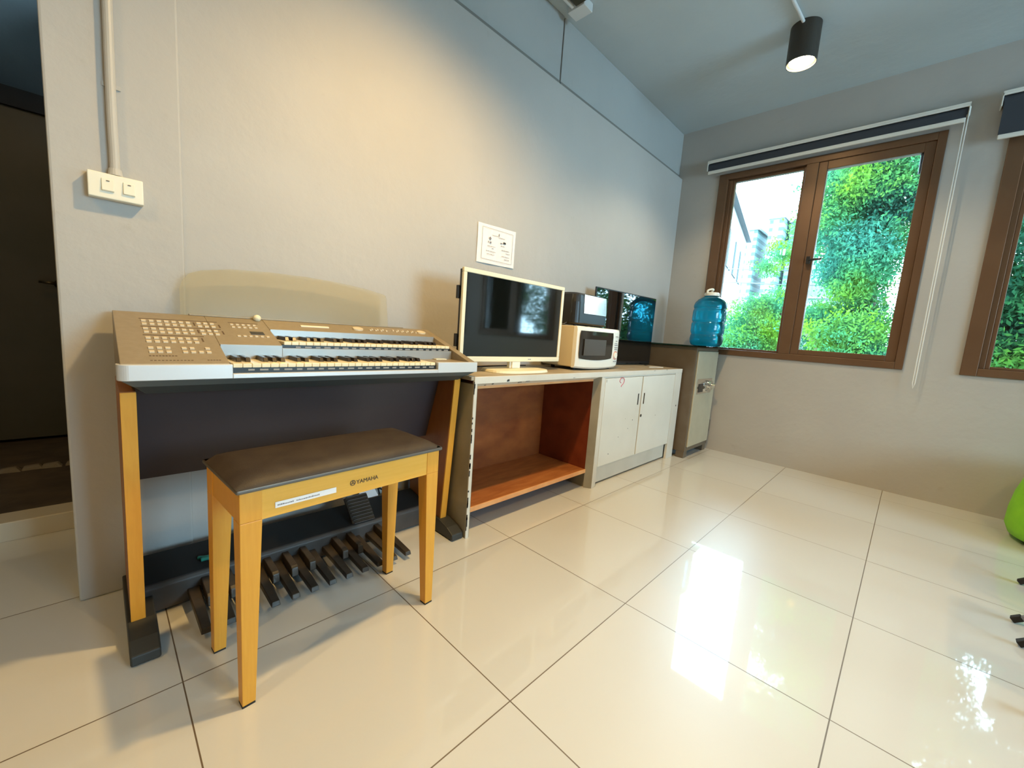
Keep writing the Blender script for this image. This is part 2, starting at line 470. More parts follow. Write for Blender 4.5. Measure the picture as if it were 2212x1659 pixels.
obj('pane', box(B(), BW[0] + .03, BW[1] - .03, -5.772, -5.766, BW[2] + .03, BW[3] - .03), M['pane'], wb)  # this pane and the frame above belong to the added opening
struct('wall_near', box(B(), -3.75, -3.6, -5.85, .76, 0, ZC), M['wall'])
struct('wall_entry', box(B(), -3.6, -1.25, YP, .76, 0, ZC), M['wall'])
# corridor beyond the opening
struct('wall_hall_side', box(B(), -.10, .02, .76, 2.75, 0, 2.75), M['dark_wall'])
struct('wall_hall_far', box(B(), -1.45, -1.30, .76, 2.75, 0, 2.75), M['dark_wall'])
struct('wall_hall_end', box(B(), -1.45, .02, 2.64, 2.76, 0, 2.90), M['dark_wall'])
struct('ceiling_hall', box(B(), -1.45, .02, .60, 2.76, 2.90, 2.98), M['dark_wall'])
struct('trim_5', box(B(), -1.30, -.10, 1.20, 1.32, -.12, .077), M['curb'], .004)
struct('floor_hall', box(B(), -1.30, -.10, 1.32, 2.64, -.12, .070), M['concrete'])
bm = box(B(), -1.30, -.10, 1.97, 2.64, .07, .082)
struct('trim_6', bm, M['concrete'])
bm = B()
rr = random.Random(3)
for i in range(16):
    x = -1.25 + i * .075 + rr.uniform(-.01, .01)
    frustum(bm, [(x, 1.93, .07), (x + .08, 1.93 + rr.uniform(-.01, .01), .07), (x + .08, 1.99, .07), (x, 1.99, .07)],
            [(x + .01, 1.95, .085), (x + .06, 1.95, .09), (x + .06, 1.98, .09), (x + .01, 1.98, .085)])
struct('trim_7', bm, M['rubble'], .004)
# door at the end of the corridor
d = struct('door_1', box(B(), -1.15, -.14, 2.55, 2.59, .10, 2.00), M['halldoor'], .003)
hb = B(); tube(hb, (-.262, 2.55, 1.045), (-.262, 2.50, 1.045), .010); tube(hb, (-.262, 2.505, 1.045), (-.345, 2.505, 1.05), .010, .007)
tube(hb, (-.262, 2.55, 1.045), (-.262, 2.54, 1.045), .026)
obj('handle', hb, M['brass'], d, smooth=True)
struct('trim_8', box(B(), -1.25, -.10, 2.53, 2.60, 2.00, 2.10), M['blackmat'])  # black band standing in for the frame shadow above the door
struct('trim_9', box(B(), -.14, -.10, 2.53, 2.62, .08, 2.00), M['blackmat'])

# ------------------------------------------------------------------ windows
def window(n, w, sash_right=True, open_deg=0):
    y0, y1, z0, z1 = w
    xa, xb = XW - .012, XW + .11
    f = B()
    fw = .045
    box(f, xa, xb, y1 - .075, y1, z0, z1)            # left jamb
    box(f, xa, xb, y0, y0 + fw, z0, z1)              # right jamb
    box(f, xa, xb, y0 + fw, y1 - .075, z0, z0 + .05)
    box(f, xa, xb, y0 + fw, y1 - .075, z1 - .05, z1)
    ym = (-.42 - .50) / 2 if n == 1 else (y0 + y1) / 2
    box(f, xa - .002, xb, ym - .04, ym + .04, z0 + .05, z1 - .05)
    # stepped inner profiles
    box(f, xa + .03, xb - .02, y1 - .105, y1 - .075, z0 + .05, z1 - .05)
    fr = struct('window_%d' % n, f, M['bronze'], .003)
    panes = []
    # fixed light and casement light
    for k, (a, b) in enumerate(((ym + .04, y1 - .105), (y0 + fw, ym - .04))):
        s = B(); t = .022 if k == 0 else .055
        X0, X1 = (xa + .035, xa + .075) if k == 0 else (xa + .012, xa + .062)
        box(s, X0, X1, a, a + t, z0 + .05, z1 - .05); box(s, X0, X1, b - t, b, z0 + .05, z1 - .05)
        box(s, X0, X1, a + t, b - t, z0 + .05, z0 + .05 + t * .75); box(s, X0, X1, a + t, b - t, z1 - .05 - t * 1.1, z1 - .05)
        so = obj('sash', s, M['bronze'], fr, .003)
        g = box(B(), X0 + .018, X0 + .023, a + t, b - t, z0 + .05 + t * .75, z1 - .05 - t * 1.1)
        obj('pane', g, M['pane'], so)
        if k == 1:
            h = B(); yh = b - .020 if n == 1 else a + .02
            yh = b - .03
            zh = 1.675
            tube(h, (X0, yh, zh), (X0 - .030, yh, zh), .016); box(h, X0 - .036, X0 - .024, yh - .012, yh + .012, zh - .028, zh + .028)
            path(h, spline([(X0 - .03, yh, zh), (X0 - .036, yh - .04, zh + (.002 if n == 1 else -.03)), (X0 - .034, yh - .085, zh + (.004 if n == 1 else -.065))], 4), .0085)
            obj('handle', h, M['black'], so, smooth=False)
            st = B(); path(st, spline([(X0 + .03, a + t + .01, z1 - .10), (X0 + .06, a + t + .02, z1 - .07), (X0 + .07, a + t + .14, z1 - .085)], 4), .006)
            path(st, [(X0 + .035, a + t + .008, z1 - .10), (X0 + .035, a + t + .006, z1 - .24)], .008)
            obj('stay', st, M['black'], so)
    return fr
window(1, W1); window(2, W2); window(3, W3)

def blind(y0, y1, zt, zb, label, cord_y=None, roll=.028):
    t = thing('roller_blind', label, 'blind', (XW - .05, (y0 + y1) / 2, zb))
    b = B(); box(b, XW - .075, XW - .001, y0, y1, zt - .012, zt); box(b, XW - .075, XW - .069, y0, y1, zt - .026, zt - .012)
    obj('headrail', b, M['blindwhite'], t, .002)
    for ya_ in (y1 - .006, y0):
        obj('end_bracket', box(B(), XW - .075, XW - .002, ya_, ya_ + .006, zt - .085, zt - .012), M['blindwhite'], t, .002)
    b = B(); tube(b, (XW - .040, y0 + .008, zt - .046), (XW - .040, y1 - .008, zt - .046), roll, seg=28)
    box(b, XW - .067, XW - .0655, y0 + .012, y1 - .012, zb + .02, zt - .046)
    obj('fabric', b, M['blindfab'], t)
    b = B(); box(b, XW - .074, XW - .058, y0 + .012, y1 - .012, zb, zb + .026)
    obj('bottom_bar', b, M['blindwhite'], t, .004)
    if cord_y is not None:
        b = B()
        for dy in (-.006, .006):
            path(b, [(XW - .045, cord_y + dy, zt - .04), (XW - .047, cord_y + dy, 1.6), (XW - .045, cord_y + dy, .80)], .0032, 6)
        path(b, [(XW - .045, cord_y - .006, .80), (XW - .045, cord_y, .765), (XW - .045, cord_y + .006, .80)], .0032, 6)
        obj('cord', b, M['blindwhite'], t)
        b = tube(B(), (XW - .045, cord_y, zt - .02), (XW - .045, cord_y, zt - .075), .012)
        obj('cord_pulley', b, M['blindwhite'], t)
    return t
blind(-1.258, .325, 2.585, 2.470, 'rolled-up dark roller blind with white bottom bar and long cord, left of the two', cord_y=-1.250)
blind(-3.02, -1.385, 2.602, 2.325, 'dark roller blind hanging lower, cut off at the right edge of the picture')

# ------------------------------------------------------------------ organ
ORX, ORY = .47, .34
org = thing('electronic_organ', 'beige two-manual electronic organ with orange wood side panels standing against the grey wall', 'organ', (ORX, ORY, 0))
K = .3245
def zd(y): return .8115 + (y - .125) * K
def prof(y0, zlow, back=.53, bottom=.735):
    return [(y0, zlow), (y0, zd(y0)), (.50, zd(.50)), (.522, zd(.50) + .002), (back, zd(.5) - .012), (back, zlow)]
b = B()
prism(b, prof(.132, .772), 'x', -.083, .1395)
prism(b, prof(.268, .772), 'x', .1395, .3115)
prism(b, prof(.412, .772), 'x', .3115, 1.003)
prism(b, prof(.132, .772), 'x', 1.003, 1.036)
box(b, .1395, 1.003, .132, .53, .772, .783)        # tray under the lower manual
box(b, .832, 1.003, .132, .268, .783, .8125)        # flat shelf right of the lower manual
box(b, .3115, 1.003, .272, .412, .783, .848)       # bed under the upper manual
obj('console_body', b, M['champ'], org, .002)
# left front corner is rounded
b = B()
pts = [(.0 + -.083, .30)] + [(-.063 - .022 * math.cos(a), .137 - .022 * math.sin(a)) for a in [i * PI / 16 for i in range(0, 9)]] + [(-.04, .115), (-.04, .30)]
# front rail with a notch for the keys
b = B()
pl_ = [(-.087, .772), (1.036, .772), (1.036, .8135), (.832, .8135), (.832, .7855), (.1435, .7855), (.1435, .8115), (-.087, .8115)]
# split in three convex boxes with the rounded left end
def rounded_rail(b, x0, x1, z0, z1, rl):
    n = 8
    base = [(x0 + rl - rl * math.cos(t), .116 + rl - rl * math.sin(t)) for t in [i * PI / 2 / n for i in range(n + 1)]]
    poly = [(x0, .134 + rl)] + base + [(x1, .116), (x1, .134 + rl * .0)] if rl else [(x0, .134), (x0, .116), (x1, .116), (x1, .134)]
    prism(b, poly, 'z', z0, z1)
rounded_rail(b, -.090, .1435, .772, .8118, .022)
rounded_rail(b, .1435, .832, .772, .7855, 0)
rounded_rail(b, .832, 1.036, .772, .8138, 0)
obj('front_rail', b, M['silver'], org, .0015)
# charcoal skirt, tapered below the rail
b = B()
frustum(b, [(-.082, .125, .771), (1.034, .125, .771), (1.034, .52, .771), (-.082, .52, .771)],
        [(-.060, .150, .7525), (1.008, .150, .7525), (1.008, .52, .7525), (-.060, .52, .7525)])
obj('skirt_bevel', b, mat('slate_skirt_bevel', (.115, .13, .13, 1), .45), org, .001); b = B()
frustum(b, [(-.060, .152, .753), (1.006, .152, .753), (1.006, .52, .753), (-.060, .52, .753)],
        [(-.035, .190, .728), (.990, .190, .728), (.990, .52, .728), (-.035, .52, .728)])
obj('skirt', b, M['skirt'], org, .002)
# fascias behind the keys
fb = box(B(), .1405, .3100, .260, .2675, .786, zd(.268) - .0005); box(fb, .3100, 1.002, .260, .2675, .786, .8490)
obj('fascia', fb, M['fascia'], org, .001)
obj('fascia', box(B(), .3125, 1.002, .404, .4115, .850, zd(.412) - .0005), M['fascia'], org, .001)
# manuals
def manual(x0, yf, zf, depth, label):
    kw = .02345
    b = box(B(), x0 - .006, x0 + 29 * kw + .004, yf + .006, yf + depth, zf - .030, zf - .012)
    box(b, x0 - .006, x0 + 29 * kw + .004, yf + .003, yf + .012, zf - .030, zf - .010)
    kb = obj('keyboard', b, M['black'], org, .0008)
    kb['label'] = label
    for i in range(29):
        xa = x0 + i * kw
        wb = box(B(), xa + .0006, xa + kw - .0006, yf, yf + depth - .002, zf - .0115, zf)
        obj('white_key', wb, M['ivory'], kb, .0012, 1)
    for i in range(28):
        if i % 7 in (2, 6): continue
        xc = x0 + (i + 1) * kw
        kbm = frustum(B(), [(xc - .0068, yf + .044, zf), (xc + .0068, yf + .044, zf), (xc + .0068, yf + depth - .002, zf), (xc - .0068, yf + depth - .002, zf)],
                      [(xc - .0056, yf + .052, zf + .013), (xc + .0056, yf + .052, zf + .013), (xc + .0056, yf + depth - .002, zf + .013), (xc - .0056, yf + depth - .002, zf + .013)])
        obj('black_key', kbm, M['keyblack'], kb, .001, 1)
    # row of small white-lettered buttons on the black strip below the keys
    b = B()
    for i in range(20):
        xc = x0 + .045 + i * .0325
        w = .008 if i % 2 == 0 else .011
        box(b, xc - w, xc + w, yf + .0012, yf + .004, zf - .0205, zf - .0155)
    obj('tab_lettering', b, mat('strip_lettering', (.30, .29, .27, 1), .5), kb)
    return kb
manual(.146, .128, .8125, .132, 'lower manual')
manual(.318, .272, .8700, .132, 'upper manual set further right')
# registration buttons on the left panel
def on_deck(b, x0, x1, y0, y1, h):
    frustum(b, [(x0, y0, zd(y0) - .001), (x1, y0, zd(y0) - .001), (x1, y1, zd(y1) - .001), (x0, y1, zd(y1) - .001)],
            [(x0, y0, zd(y0) + h), (x1, y0, zd(y0) + h), (x1, y1, zd(y1) + h), (x0, y1, zd(y1) + h)])
btn = []
for y in (.425, .398, .362, .335): btn += [(-.024 + .0175 * i, y) for i in range(7)] + [(.108 + .0175 * i, y) for i in range(3)]
for y in (.292, .266): btn += [(-.024 + .0175 * i, y) for i in range(7)]
btn += [(-.024 + .0175 * i, .222) for i in range(3)] + [(.046 + .0175 * i, .222) for i in range(2)] + [(.099, .222)]
btn += [(-.024 + .0175 * i, .196) for i in range(3)] + [(.046 + .0175 * i, .196) for i in range(4)]
for x, y in btn:
    bb = B(); on_deck(bb, x, x + .0105, y, y + .009, .0035); obj('panel_button', bb, M['cream'], org)
for x, y in [(.200 + .0165 * i, .432) for i in range(5)] + [(.200 + .0165 * i, .408) for i in range(5)] + [(.200 + .0165 * i, .330) for i in range(6)]:
    bb = B(); on_deck(bb, x, x + .0085, y, y + .007, .003); obj('panel_button', bb, M['cream'], org)
b = B()
for x0, x1, y in ((-.028, .165, .448), (-.028, .165, .384), (-.028, .110, .318)): on_deck(b, x0, x1, y, y + .0035, .0006)
for x, y in ((.099, .41), (.164, .40), (.101, .348), (.164, .345), (.101, .28)): on_deck(b, x, x + .004, y, y + .026, .0006)
on_deck(b, .197, .285, .452, .455, .0006)
for i in range(9): on_deck(b, -.026 + i * .0065, -.0215 + i * .0065, .176, .180, .0006)
for i in range(12): on_deck(b, -.026 + i * .0075, -.0215 + i * .0075, .148, .151, .0006)
for i in range(5): on_deck(b, .092 + i * .0065, .0965 + i * .0065, .150, .153, .0006)
obj('panel_lettering', b, M['ink'], org)
b = B(); on_deck(b, .243, .283, .352, .378, .001); obj('display', b, M['black'], org)
# parts on the strip behind the upper manual
b = B(); on_deck(b, .430, .535, .452, .462, .003); obj('slider_slot', b, M['creampl'], org)
for xc in (.655, .965):
    b = B()
    ring = [(xc + .022 * math.cos(t), .455 + .016 * math.sin(t)) for t in [i * PI / 10 for i in range(20)]]
    frustum(b, [(x, y, zd(y) - .001) for x, y in ring], [(x, y, zd(y) + .006) for x, y in ring])
    obj('dial', b, M['cream'], org, .001)
for i in range(20):
    if i in (7, 8): continue
    x = .705 + i * .0125
    bb = B(); on_deck(bb, x, x + .007, .448 + (.010 if i % 2 else 0), .456 + (.010 if i % 2 else 0), .004); obj('tab', bb, M['cream'], org)
bm = B(); bmesh.ops.create_uvsphere(bm, u_segments=24, v_segments=16, radius=.0125, matrix=Matrix.Translation((.293, .490, .9385)))
obj('knob', bm, M['creampl'], org, smooth=True)
obj('pitch_wheel', box(B(), .905, .960, .236, .256, .8125, .8165), M['creampl'], org, .001)
# acrylic music rest: arched sheet
b = B()
base = [(.078, .934), (.0785, 1.02), (.088, 1.05), (.105, 1.072), (.14, 1.088), (.225, 1.104), (.35, 1.112), (.48, 1.113), (.60, 1.108), (.72, 1.096), (.80, 1.082), (.816, 1.076), (.820, 1.06), (.823, .934)]
def slant(z): return .512 + (z - .934) * .12
va = [b.verts.new((x, slant(z), z)) for x, z in base]; vb = [b.verts.new((x, slant(z) + .004, z)) for x, z in base]
b.faces.new(va); b.faces.new(vb[::-1])
for i in range(len(base)): b.faces.new((va[i], va[(i + 1) % len(base)], vb[(i + 1) % len(base)], vb[i]))
mr = obj('music_rest', b, M['acrylic'], org)
b = B(); box(b, .10, .90, .508, .522, zd(.5) + .001, zd(.5) + .006)
obj('rest_ledge', b, M['champ'], org, .001)
# side panels
for x0, x1 in ((-.084, -.054), (.974, 1.004)):
    b = prism(B(), [(.245, .05), (.190, .735), (.515, .735), (.515, .05)], 'x', x0, x1)
    o = obj('side_panel', b, M['plydark'], org)
    e = frustum(B(), [(x0 - .0006, .242, .045), (x1 + .0006, .242, .045), (x1 + .0006, .250, .045), (x0 - .0006, .250, .045)],
                [(x0 - .0006, .187, .733), (x1 + .0006, .187, .733), (x1 + .0006, .195, .733), (x0 - .0006, .195, .733)])
    obj('front_edging', e, M['ply'], o, .001)
# feet
for x0, x1 in ((-.093, -.030), (.962, 1.024)):
    b = prism(B(), [(.130, .004), (.134, .030), (.175, .052), (.24, .068), (.53, .068), (.545, .004)], 'x', x0, x1)
    b2 = obj('foot', b, M['foot'], org, .004)
# modesty panel leaning back
b = prism(B(), [(.300, .735), (.392, .432), (.402, .432), (.310, .735)], 'x', -.054, .974)
obj('modesty_panel', b, M['modesty'], org)
# pedal box and pedals
b = prism(B(), [(.350, .008), (.350, .086), (.358, .097), (.505, .128), (.505, .008)], 'x', -.052, .972)
pb = obj('pedal_box', b, M['pedalbox'], org, .003)
b = prism(B(), [(.3625, .0985), (.504, .1292), (.504, .1300), (.3625, .0995)], 'x', -.050, .970)
obj('box_top', b, M['blackmat'], pb)
whites = [.071 + i * .0607 for i in range(12)]
for xc in whites:
    b = frustum(B(), [(xc - .0165, .352, .030), (xc + .0165, .352, .030), (xc + .0165, .352, .052), (xc - .0165, .352, .052)],
                [(xc - .0135, .130, .020), (xc + .0135, .130, .020), (xc + .0115, .134, .036), (xc - .0115, .134, .036)])
    obj('pedal', b, M['pedal'], org, .002)
for i in range(11):
    if i % 7 in (2, 6): continue
    xc = (whites[i] + whites[i + 1]) / 2
    b = prism(B(), [(.352, .045), (.245, .030), (.236, .036), (.240, .066), (.250, .072), (.352, .078)], 'x', xc - .011, xc + .011)
    obj('raised_pedal', b, M['pedal'], org, .0025)
# expression pedal
ep = B()
P0 = Vector((.615, .345, .118)); P1 = Vector((.615, .445, .205))
frustum(ep, [(.605, .352, .105), (.705, .352, .105), (.705, .372, .104), (.605, .372, .104)],
        [(.605, .440, .190), (.705, .440, .190), (.705, .455, .180), (.605, .455, .180)])
eo = obj('expression_pedal', ep, M['pedal'], org, .002)
b = B()
for i in range(9):
    t = i / 8; y = .352 + .086 * t; z = .1065 + .0835 * t
    box(b, .610, .700, y - .0035, y + .001, z + .000, z + .004)
obj('rubber_rib', b, M['pedalbox'], eo)

# things around the organ
b = B(); path(b, spline([(.815, .53, .13), (.80, .52, .20), (.83, .52, .27), (.86, .52, .22), (.84, .52, .15), (.80, .52, .18), (.81, .52, .26), (.85, .52, .28)], 8), .004)
rebase(tag(obj('power_cable', b, M['blackmat']), 'black cable coiled behind the organ pedals at the right', 'cable'))
b = frustum(B(), [(.715, .510, .131), (.80, .510, .131), (.80, .516, .131), (.715, .516, .131)],
            [(.690, .545, .235), (.755, .545, .235), (.755, .548, .235), (.690, .548, .235)])
rebase(tag(obj('paper_sheet', b, M['paper']), 'white sheet leaning on the wall behind the organ foot pedal', 'paper'))
b = B(); t0 = Vector((.10, .405, .122))
path(b, spline([(.093, .418, .1145), (.12, .402, .117), (.150, .415, .119)], 5), .006)
path(b, spline([(.098, .400, .1135), (.118, .396, .115), (.132, .385, .112)], 5), .007)
rebase(tag(obj('plastic_clip', b, M['teal'], smooth=True), 'small teal plastic clip lying on the black organ pedal box', 'clip'))

# ------------------------------------------------------------------ stool
st = thing('organ_bench', 'orange wooden organ bench with dark brown vinyl seat and tapered legs', 'bench', (.370, -.030, 0), math.radians(4.0))
W_, D_ = .576, .268
hx, hy = W_ / 2, D_ / 2
for sx in (-1, 1):
    for sy in (-1, 1):
        ox, oy = sx * hx, sy * hy
        def q(w, z, ox=ox, oy=oy, sx=sx, sy=sy):
            xs = sorted((ox, ox - sx * w)); ys = sorted((oy, oy - sy * w))
            return [(xs[0], ys[0], z), (xs[1], ys[0], z), (xs[1], ys[1], z), (xs[0], ys[1], z)]
        b = frustum(B(), q(.029, .005), q(.047, .475)); bm2 = b
        frustum(b, q(.047, .475), q(.047, .548))
        lo = obj('leg', b, M['ply'], st, .0015, local=True)
        g = frustum(B(), q(.028, .0), q(.028, .005)); obj('foot_pad', g, M['blackmat'], lo, local=True)
def apr(x0, x1, y0, y1): return box(B(), x0, x1, y0, y1, .473, .548)
ap = obj('apron', apr(-hx + .046, hx - .046, -hy + .002, -hy + .020), M['plyx'], st, .001, local=True)
obj('apron', apr(-hx + .046, hx - .046, hy - .020, hy - .002), M['plyx'], st, .001, local=True)
obj('apron', apr(-hx + .002, -hx + .020, -hy + .046, hy - .046), M['ply'], st, .001, local=True)
obj('apron', apr(hx - .020, hx - .002, -hy + .046, hy - .046), M['ply'], st, .001, local=True)
sb = B(); box(sb, -hx - .008, hx + .008, -hy - .008, hy + .008, .549, .560)
so = obj('seat_rim', sb, mat('grey_seat_piping', (.10, .095, .085, 1), .4), st, .004, 3, local=True)
sb = B(); n = 24; m_ = 12; grid = []
for j in range(m_ + 1):
    row = []
    for i in range(n + 1):
        u = i / n * 2 - 1; v = j / m_ * 2 - 1
        e = (1 - abs(u) ** 14) * (1 - abs(v) ** 8)
        row.append(sb.verts.new((u * (hx + .007), v * (hy + .007), .560 + .019 * e ** .5 + .003 * (1 - u * u) * (1 - v * v))))
    grid.append(row)
for j in range(m_):
    for i in range(n): sb.faces.new((grid[j][i], grid[j][i + 1], grid[j + 1][i + 1], grid[j + 1][i]))
bot = [[sb.verts.new((v.co.x, v.co.y, .5595)) for v in (grid[0][i] for i in range(n + 1))], [sb.verts.new((grid[m_][i].co.x, grid[m_][i].co.y, .5595)) for i in range(n + 1)]]
sb.faces.new(bot[0] + bot[1][::-1])
for i in range(n):
    sb.faces.new((grid[0][i], bot[0][i], bot[0][i + 1], grid[0][i + 1])); sb.faces.new((grid[m_][i], grid[m_][i + 1], bot[1][i + 1], bot[1][i]))
obj('seat', sb, M['vinyl'], st, smooth=True, local=True)
# lettering and emblem on the front apron
yf = -hy + .0012
T = Matrix.Translation((.000, yf, .497)) @ Matrix.Rotation(PI / 2, 4, 'X')
text_mesh('logo_lettering', 'YAMAHA', .0165, M['ink'], ap, Matrix.Translation((-.004, yf, .5025)) @ Matrix.Rotation(PI / 2, 4, 'X'))
b = B(); cx_, cz_, R_ = -.0145, .5085, .0080
def ringy(b, cx, cz, r0, r1, y0, y1, seg=28):
    for i in range(seg):
        a0, a1 = 2 * PI * i / seg, 2 * PI * (i + 1) / seg
        P = lambda r, a, y: (cx + r * math.cos(a), y, cz + r * math.sin(a))
        frustum(b, [P(r0, a0, y0), P(r1, a0, y0), P(r1, a1, y0), P(r0, a1, y0)], [P(r0, a0, y1), P(r1, a0, y1), P(r1, a1, y1), P(r0, a1, y1)])
ringy(b, cx_, cz_, .0062, .0080, yf - .0006, yf)
for k in range(3):
    a = PI / 2 + k * 2 * PI / 3
    dx, dz = math.cos(a), math.sin(a); nx, nz = -dz, dx
    frustum(b, [(cx_ + nx * w * .0011 + dx * r, yf - .0006, cz_ + nz * w * .0011 + dz * r) for w, r in ((-1, 0), (1, 0), (1, .0062), (-1, .0062))],
            [(cx_ + nx * w * .0011 + dx * r, yf, cz_ + nz * w * .0011 + dz * r) for w, r in ((-1, 0), (1, 0), (1, .0062), (-1, .0062))])
obj('emblem', b, M['ink'], ap, local=True)
b = box(B(), -.213, -.062, yf - .0008, yf, .4935, .5085)
sk = obj('sticker', b, M['paper'], ap, local=True)
b = B(); rr = random.Random(5); x = -.208
while x < -.108:
    w = rr.uniform(.0015, .004); h = rr.choice((.0025, .003, .0036))
    if abs(x + .168) > .003: box(b, x, x + w, yf - .0012, yf - .0007, .4985, .4985 + h)
    x += w + .0009
obj('sticker_print', b, M['inkgrey'], sk, local=True)
for o in (ap,): pass

# ------------------------------------------------------------------ long cabinet
cab = thing('cabinet', 'long low worn white cabinet with an open red wood bay beside two closed doors', 'cabinet', (2.15, .34, 0))
CX0, CX1, CY, CB = 1.028, 3.272, .118, .565
b = B()
box(b, CX0, CX0 + .022, CY + .003, CB, 0, .716)                      # left side
obj('side_panel', b, M['cabside'], cab, .0015)
b = box(B(), CX0 - .0005, CX0 + .0165, CY, CY + .006, 0, .735); obj('front_edge', b, M['cabwhite'], cab, .001)
b = box(B(), CX0 - .016, CX1, CY + .004, CB, .733, .750); top = obj('top', b, M['cabtop'], cab, .002)
b = B(); box(b, CX0, CX1 + .001, CY - .001, CY + .012, .718, .7495)
obj('top_edge', b, M['cabwhite'], cab, .0015)
# splayed frame round the open bay
XI0, XI1, YI = 1.062, 2.028, .162
b = B()
frustum(b, [(CX0 + .018, CY + .002, .722), (2.058, CY + .002, .722), (2.058, CY + .002, .734), (CX0 + .018, CY + .002, .734)],
        [(XI0, YI, .700), (XI1, YI, .700), (XI1, YI, .734), (XI0, YI, .734)])
obj('frame_head', b, M['cabwhite'], cab)
b = B()
frustum(b, [(2.052, CY + .002, 0), (2.058, CY + .002, 0), (2.058, CY + .002, .730), (2.052, CY + .002, .730)],
        [(XI1, YI, 0), (XI1 + .035, YI, 0), (XI1 + .035, YI, .730), (XI1, YI, .730)])
box(b, XI1 + .012, 2.066, YI - .02, CB, 0, .733)
obj('divider', b, M['cabside'], cab)
b = box(B(), 2.056, 2.072, CY, CY + .02, 0, .722); obj('front_edge', b, M['cabwhite'], cab, .001)
# wooden bay
b = B()
box(b, CX0 + .022, 2.040, CB - .014, CB - .004, .10, .733)
obj('back_panel', b, M['redwood'], cab)
obj('lining', box(B(), XI1 + .0, XI1 + .012, YI + .001, CB - .014, .10, .733), M['liningwood'], cab)
obj('lining', box(B(), CX0 + .022, CX0 + .030, YI + .001, CB - .014, .10, .733), M['liningwood'], cab)
b = box(B(), CX0 + .030, XI1, YI, YI + .012, .688, .700); obj('lining_rail', b, M['edge'], cab)
b = box(B(), CX0 + .022, XI1, YI, CB - .014, .100, .122); sh = obj('shelf', b, M['shelfwood'], cab, .001)
b = box(B(), CX0 + .022, XI1, YI - .006, YI + .002, .099, .1225); obj('shelf_edge', b, M['edge'], sh, .001)
# right bay: face frame, plinth, doors
b = B()
box(b, 2.072, CX1, CY + .004, CY + .02, .708, .722)
box(b, 3.150, CX1, CY, CY + .02, 0, .722)
box(b, 2.072, 2.100, CY + .002, CY + .02, 0.0, .71)
obj('face_frame', b, M['cabwhite'], cab, .0015)
b = box(B(), CX1 - .018, CX1, CY + .02, CB, 0, .733); obj('side_panel', b, M['cabwhite'], cab)
b = box(B(), 2.100, 3.150, CY + .028, CY + .04, .012, .135); obj('plinth', b, M['cabwhite'], cab, .001)
b = box(B(), 2.10, 3.15, CY + .022, CY + .030, .128, .708); obj('door_stop', b, M['chip'], cab)
for k, (xa, xb) in enumerate(((2.102, 2.592), (2.606, 3.147))):
    b = box(B(), xa, xb, CY + .001, CY + .020, .132, .706)
    dr = obj('door', b, M['door'], cab, .0015)
    xs = xb - .045 if k == 0 else xa + .028
    b = box(B(), xs, xs + .014, CY - .0004, CY + .0012, .505, .585); obj('pull_slot', b, M['chip'] if k == 0 else M['brass'], dr)
    marks = B()
    if k == 0:
        for x, z, r in ((2.505, .40, .004), (2.45, .345, .003), (2.33, .30, .003), (2.22, .20, .004), (2.40, .42, .002)):
            tube(marks, (x, CY + .0005, z), (x, CY + .0015, z), r, seg=8)
        box(marks, 2.112, 2.115, CY + .0004, CY + .0015, .682, .700)
    else:
        for x, z, r in ((2.86, .40, .003),): tube(marks, (x, CY + .0005, z), (x, CY + .0015, z), r, seg=8)
    obj('paint_chip', marks, M['chip'], dr)
    if k == 0:
        b = B(); path(b, spline([(2.290, CY, .672), (2.272, CY, .684), (2.284, CY, .702), (2.315, CY, .704), (2.330, CY, .688), (2.320, CY, .668), (2.300, CY, .655), (2.296, CY, .645)], 5), .0022, 6)
        obj('marker_scribble', b, M['red'], dr)
    else:
        b = tube(B(), (2.622, CY - .001, .420), (2.622, CY + .003, .420), .011, seg=16); obj('keyhole', b, M['chip'], dr)
b = B()
rr = random.Random(11)
for x, z, w, h in ((1.225, .7215, .018, .012), (1.30, .713, .030, .004), (1.355, .716, .034, .004), (1.13, .712, .012, .005), (1.085, .709, .012, .003), (2.75, .742, .03, .003), (2.96, .744, .025, .004), (1.75, .721, .02, .003)):
    frustum(b, [(x, CY - .0018, z), (x + w, CY - .0018, z + .002), (x + w * .9, CY - .0018, z + h), (x + w * .15, CY - .0018, z + h * .8)],
            [(x, CY + .001, z), (x + w, CY + .001, z + .002), (x + w * .9, CY + .001, z + h), (x + w * .15, CY + .001, z + h * .8)])
tube(b, (3.225, CY - .0012, .445), (3.225, CY + .001, .445), .007, seg=10)
for i in range(26):
    z = rr.uniform(.03, .70); h = rr.uniform(.006, .03)
    box(b, CX0 - .001, CX0 + rr.uniform(.002, .006), CY - .0008, CY + .002, z, z + h)
obj('paint_chip', b, M['chip'], cab)
# ragged worn strip of laminate along the top's left end
b = B(); box(b, CX0 - .022, CX0 + .02, CY + .01, CB, .7485, .7515); obj('laminate_edge', b, M['cabtop'], cab)

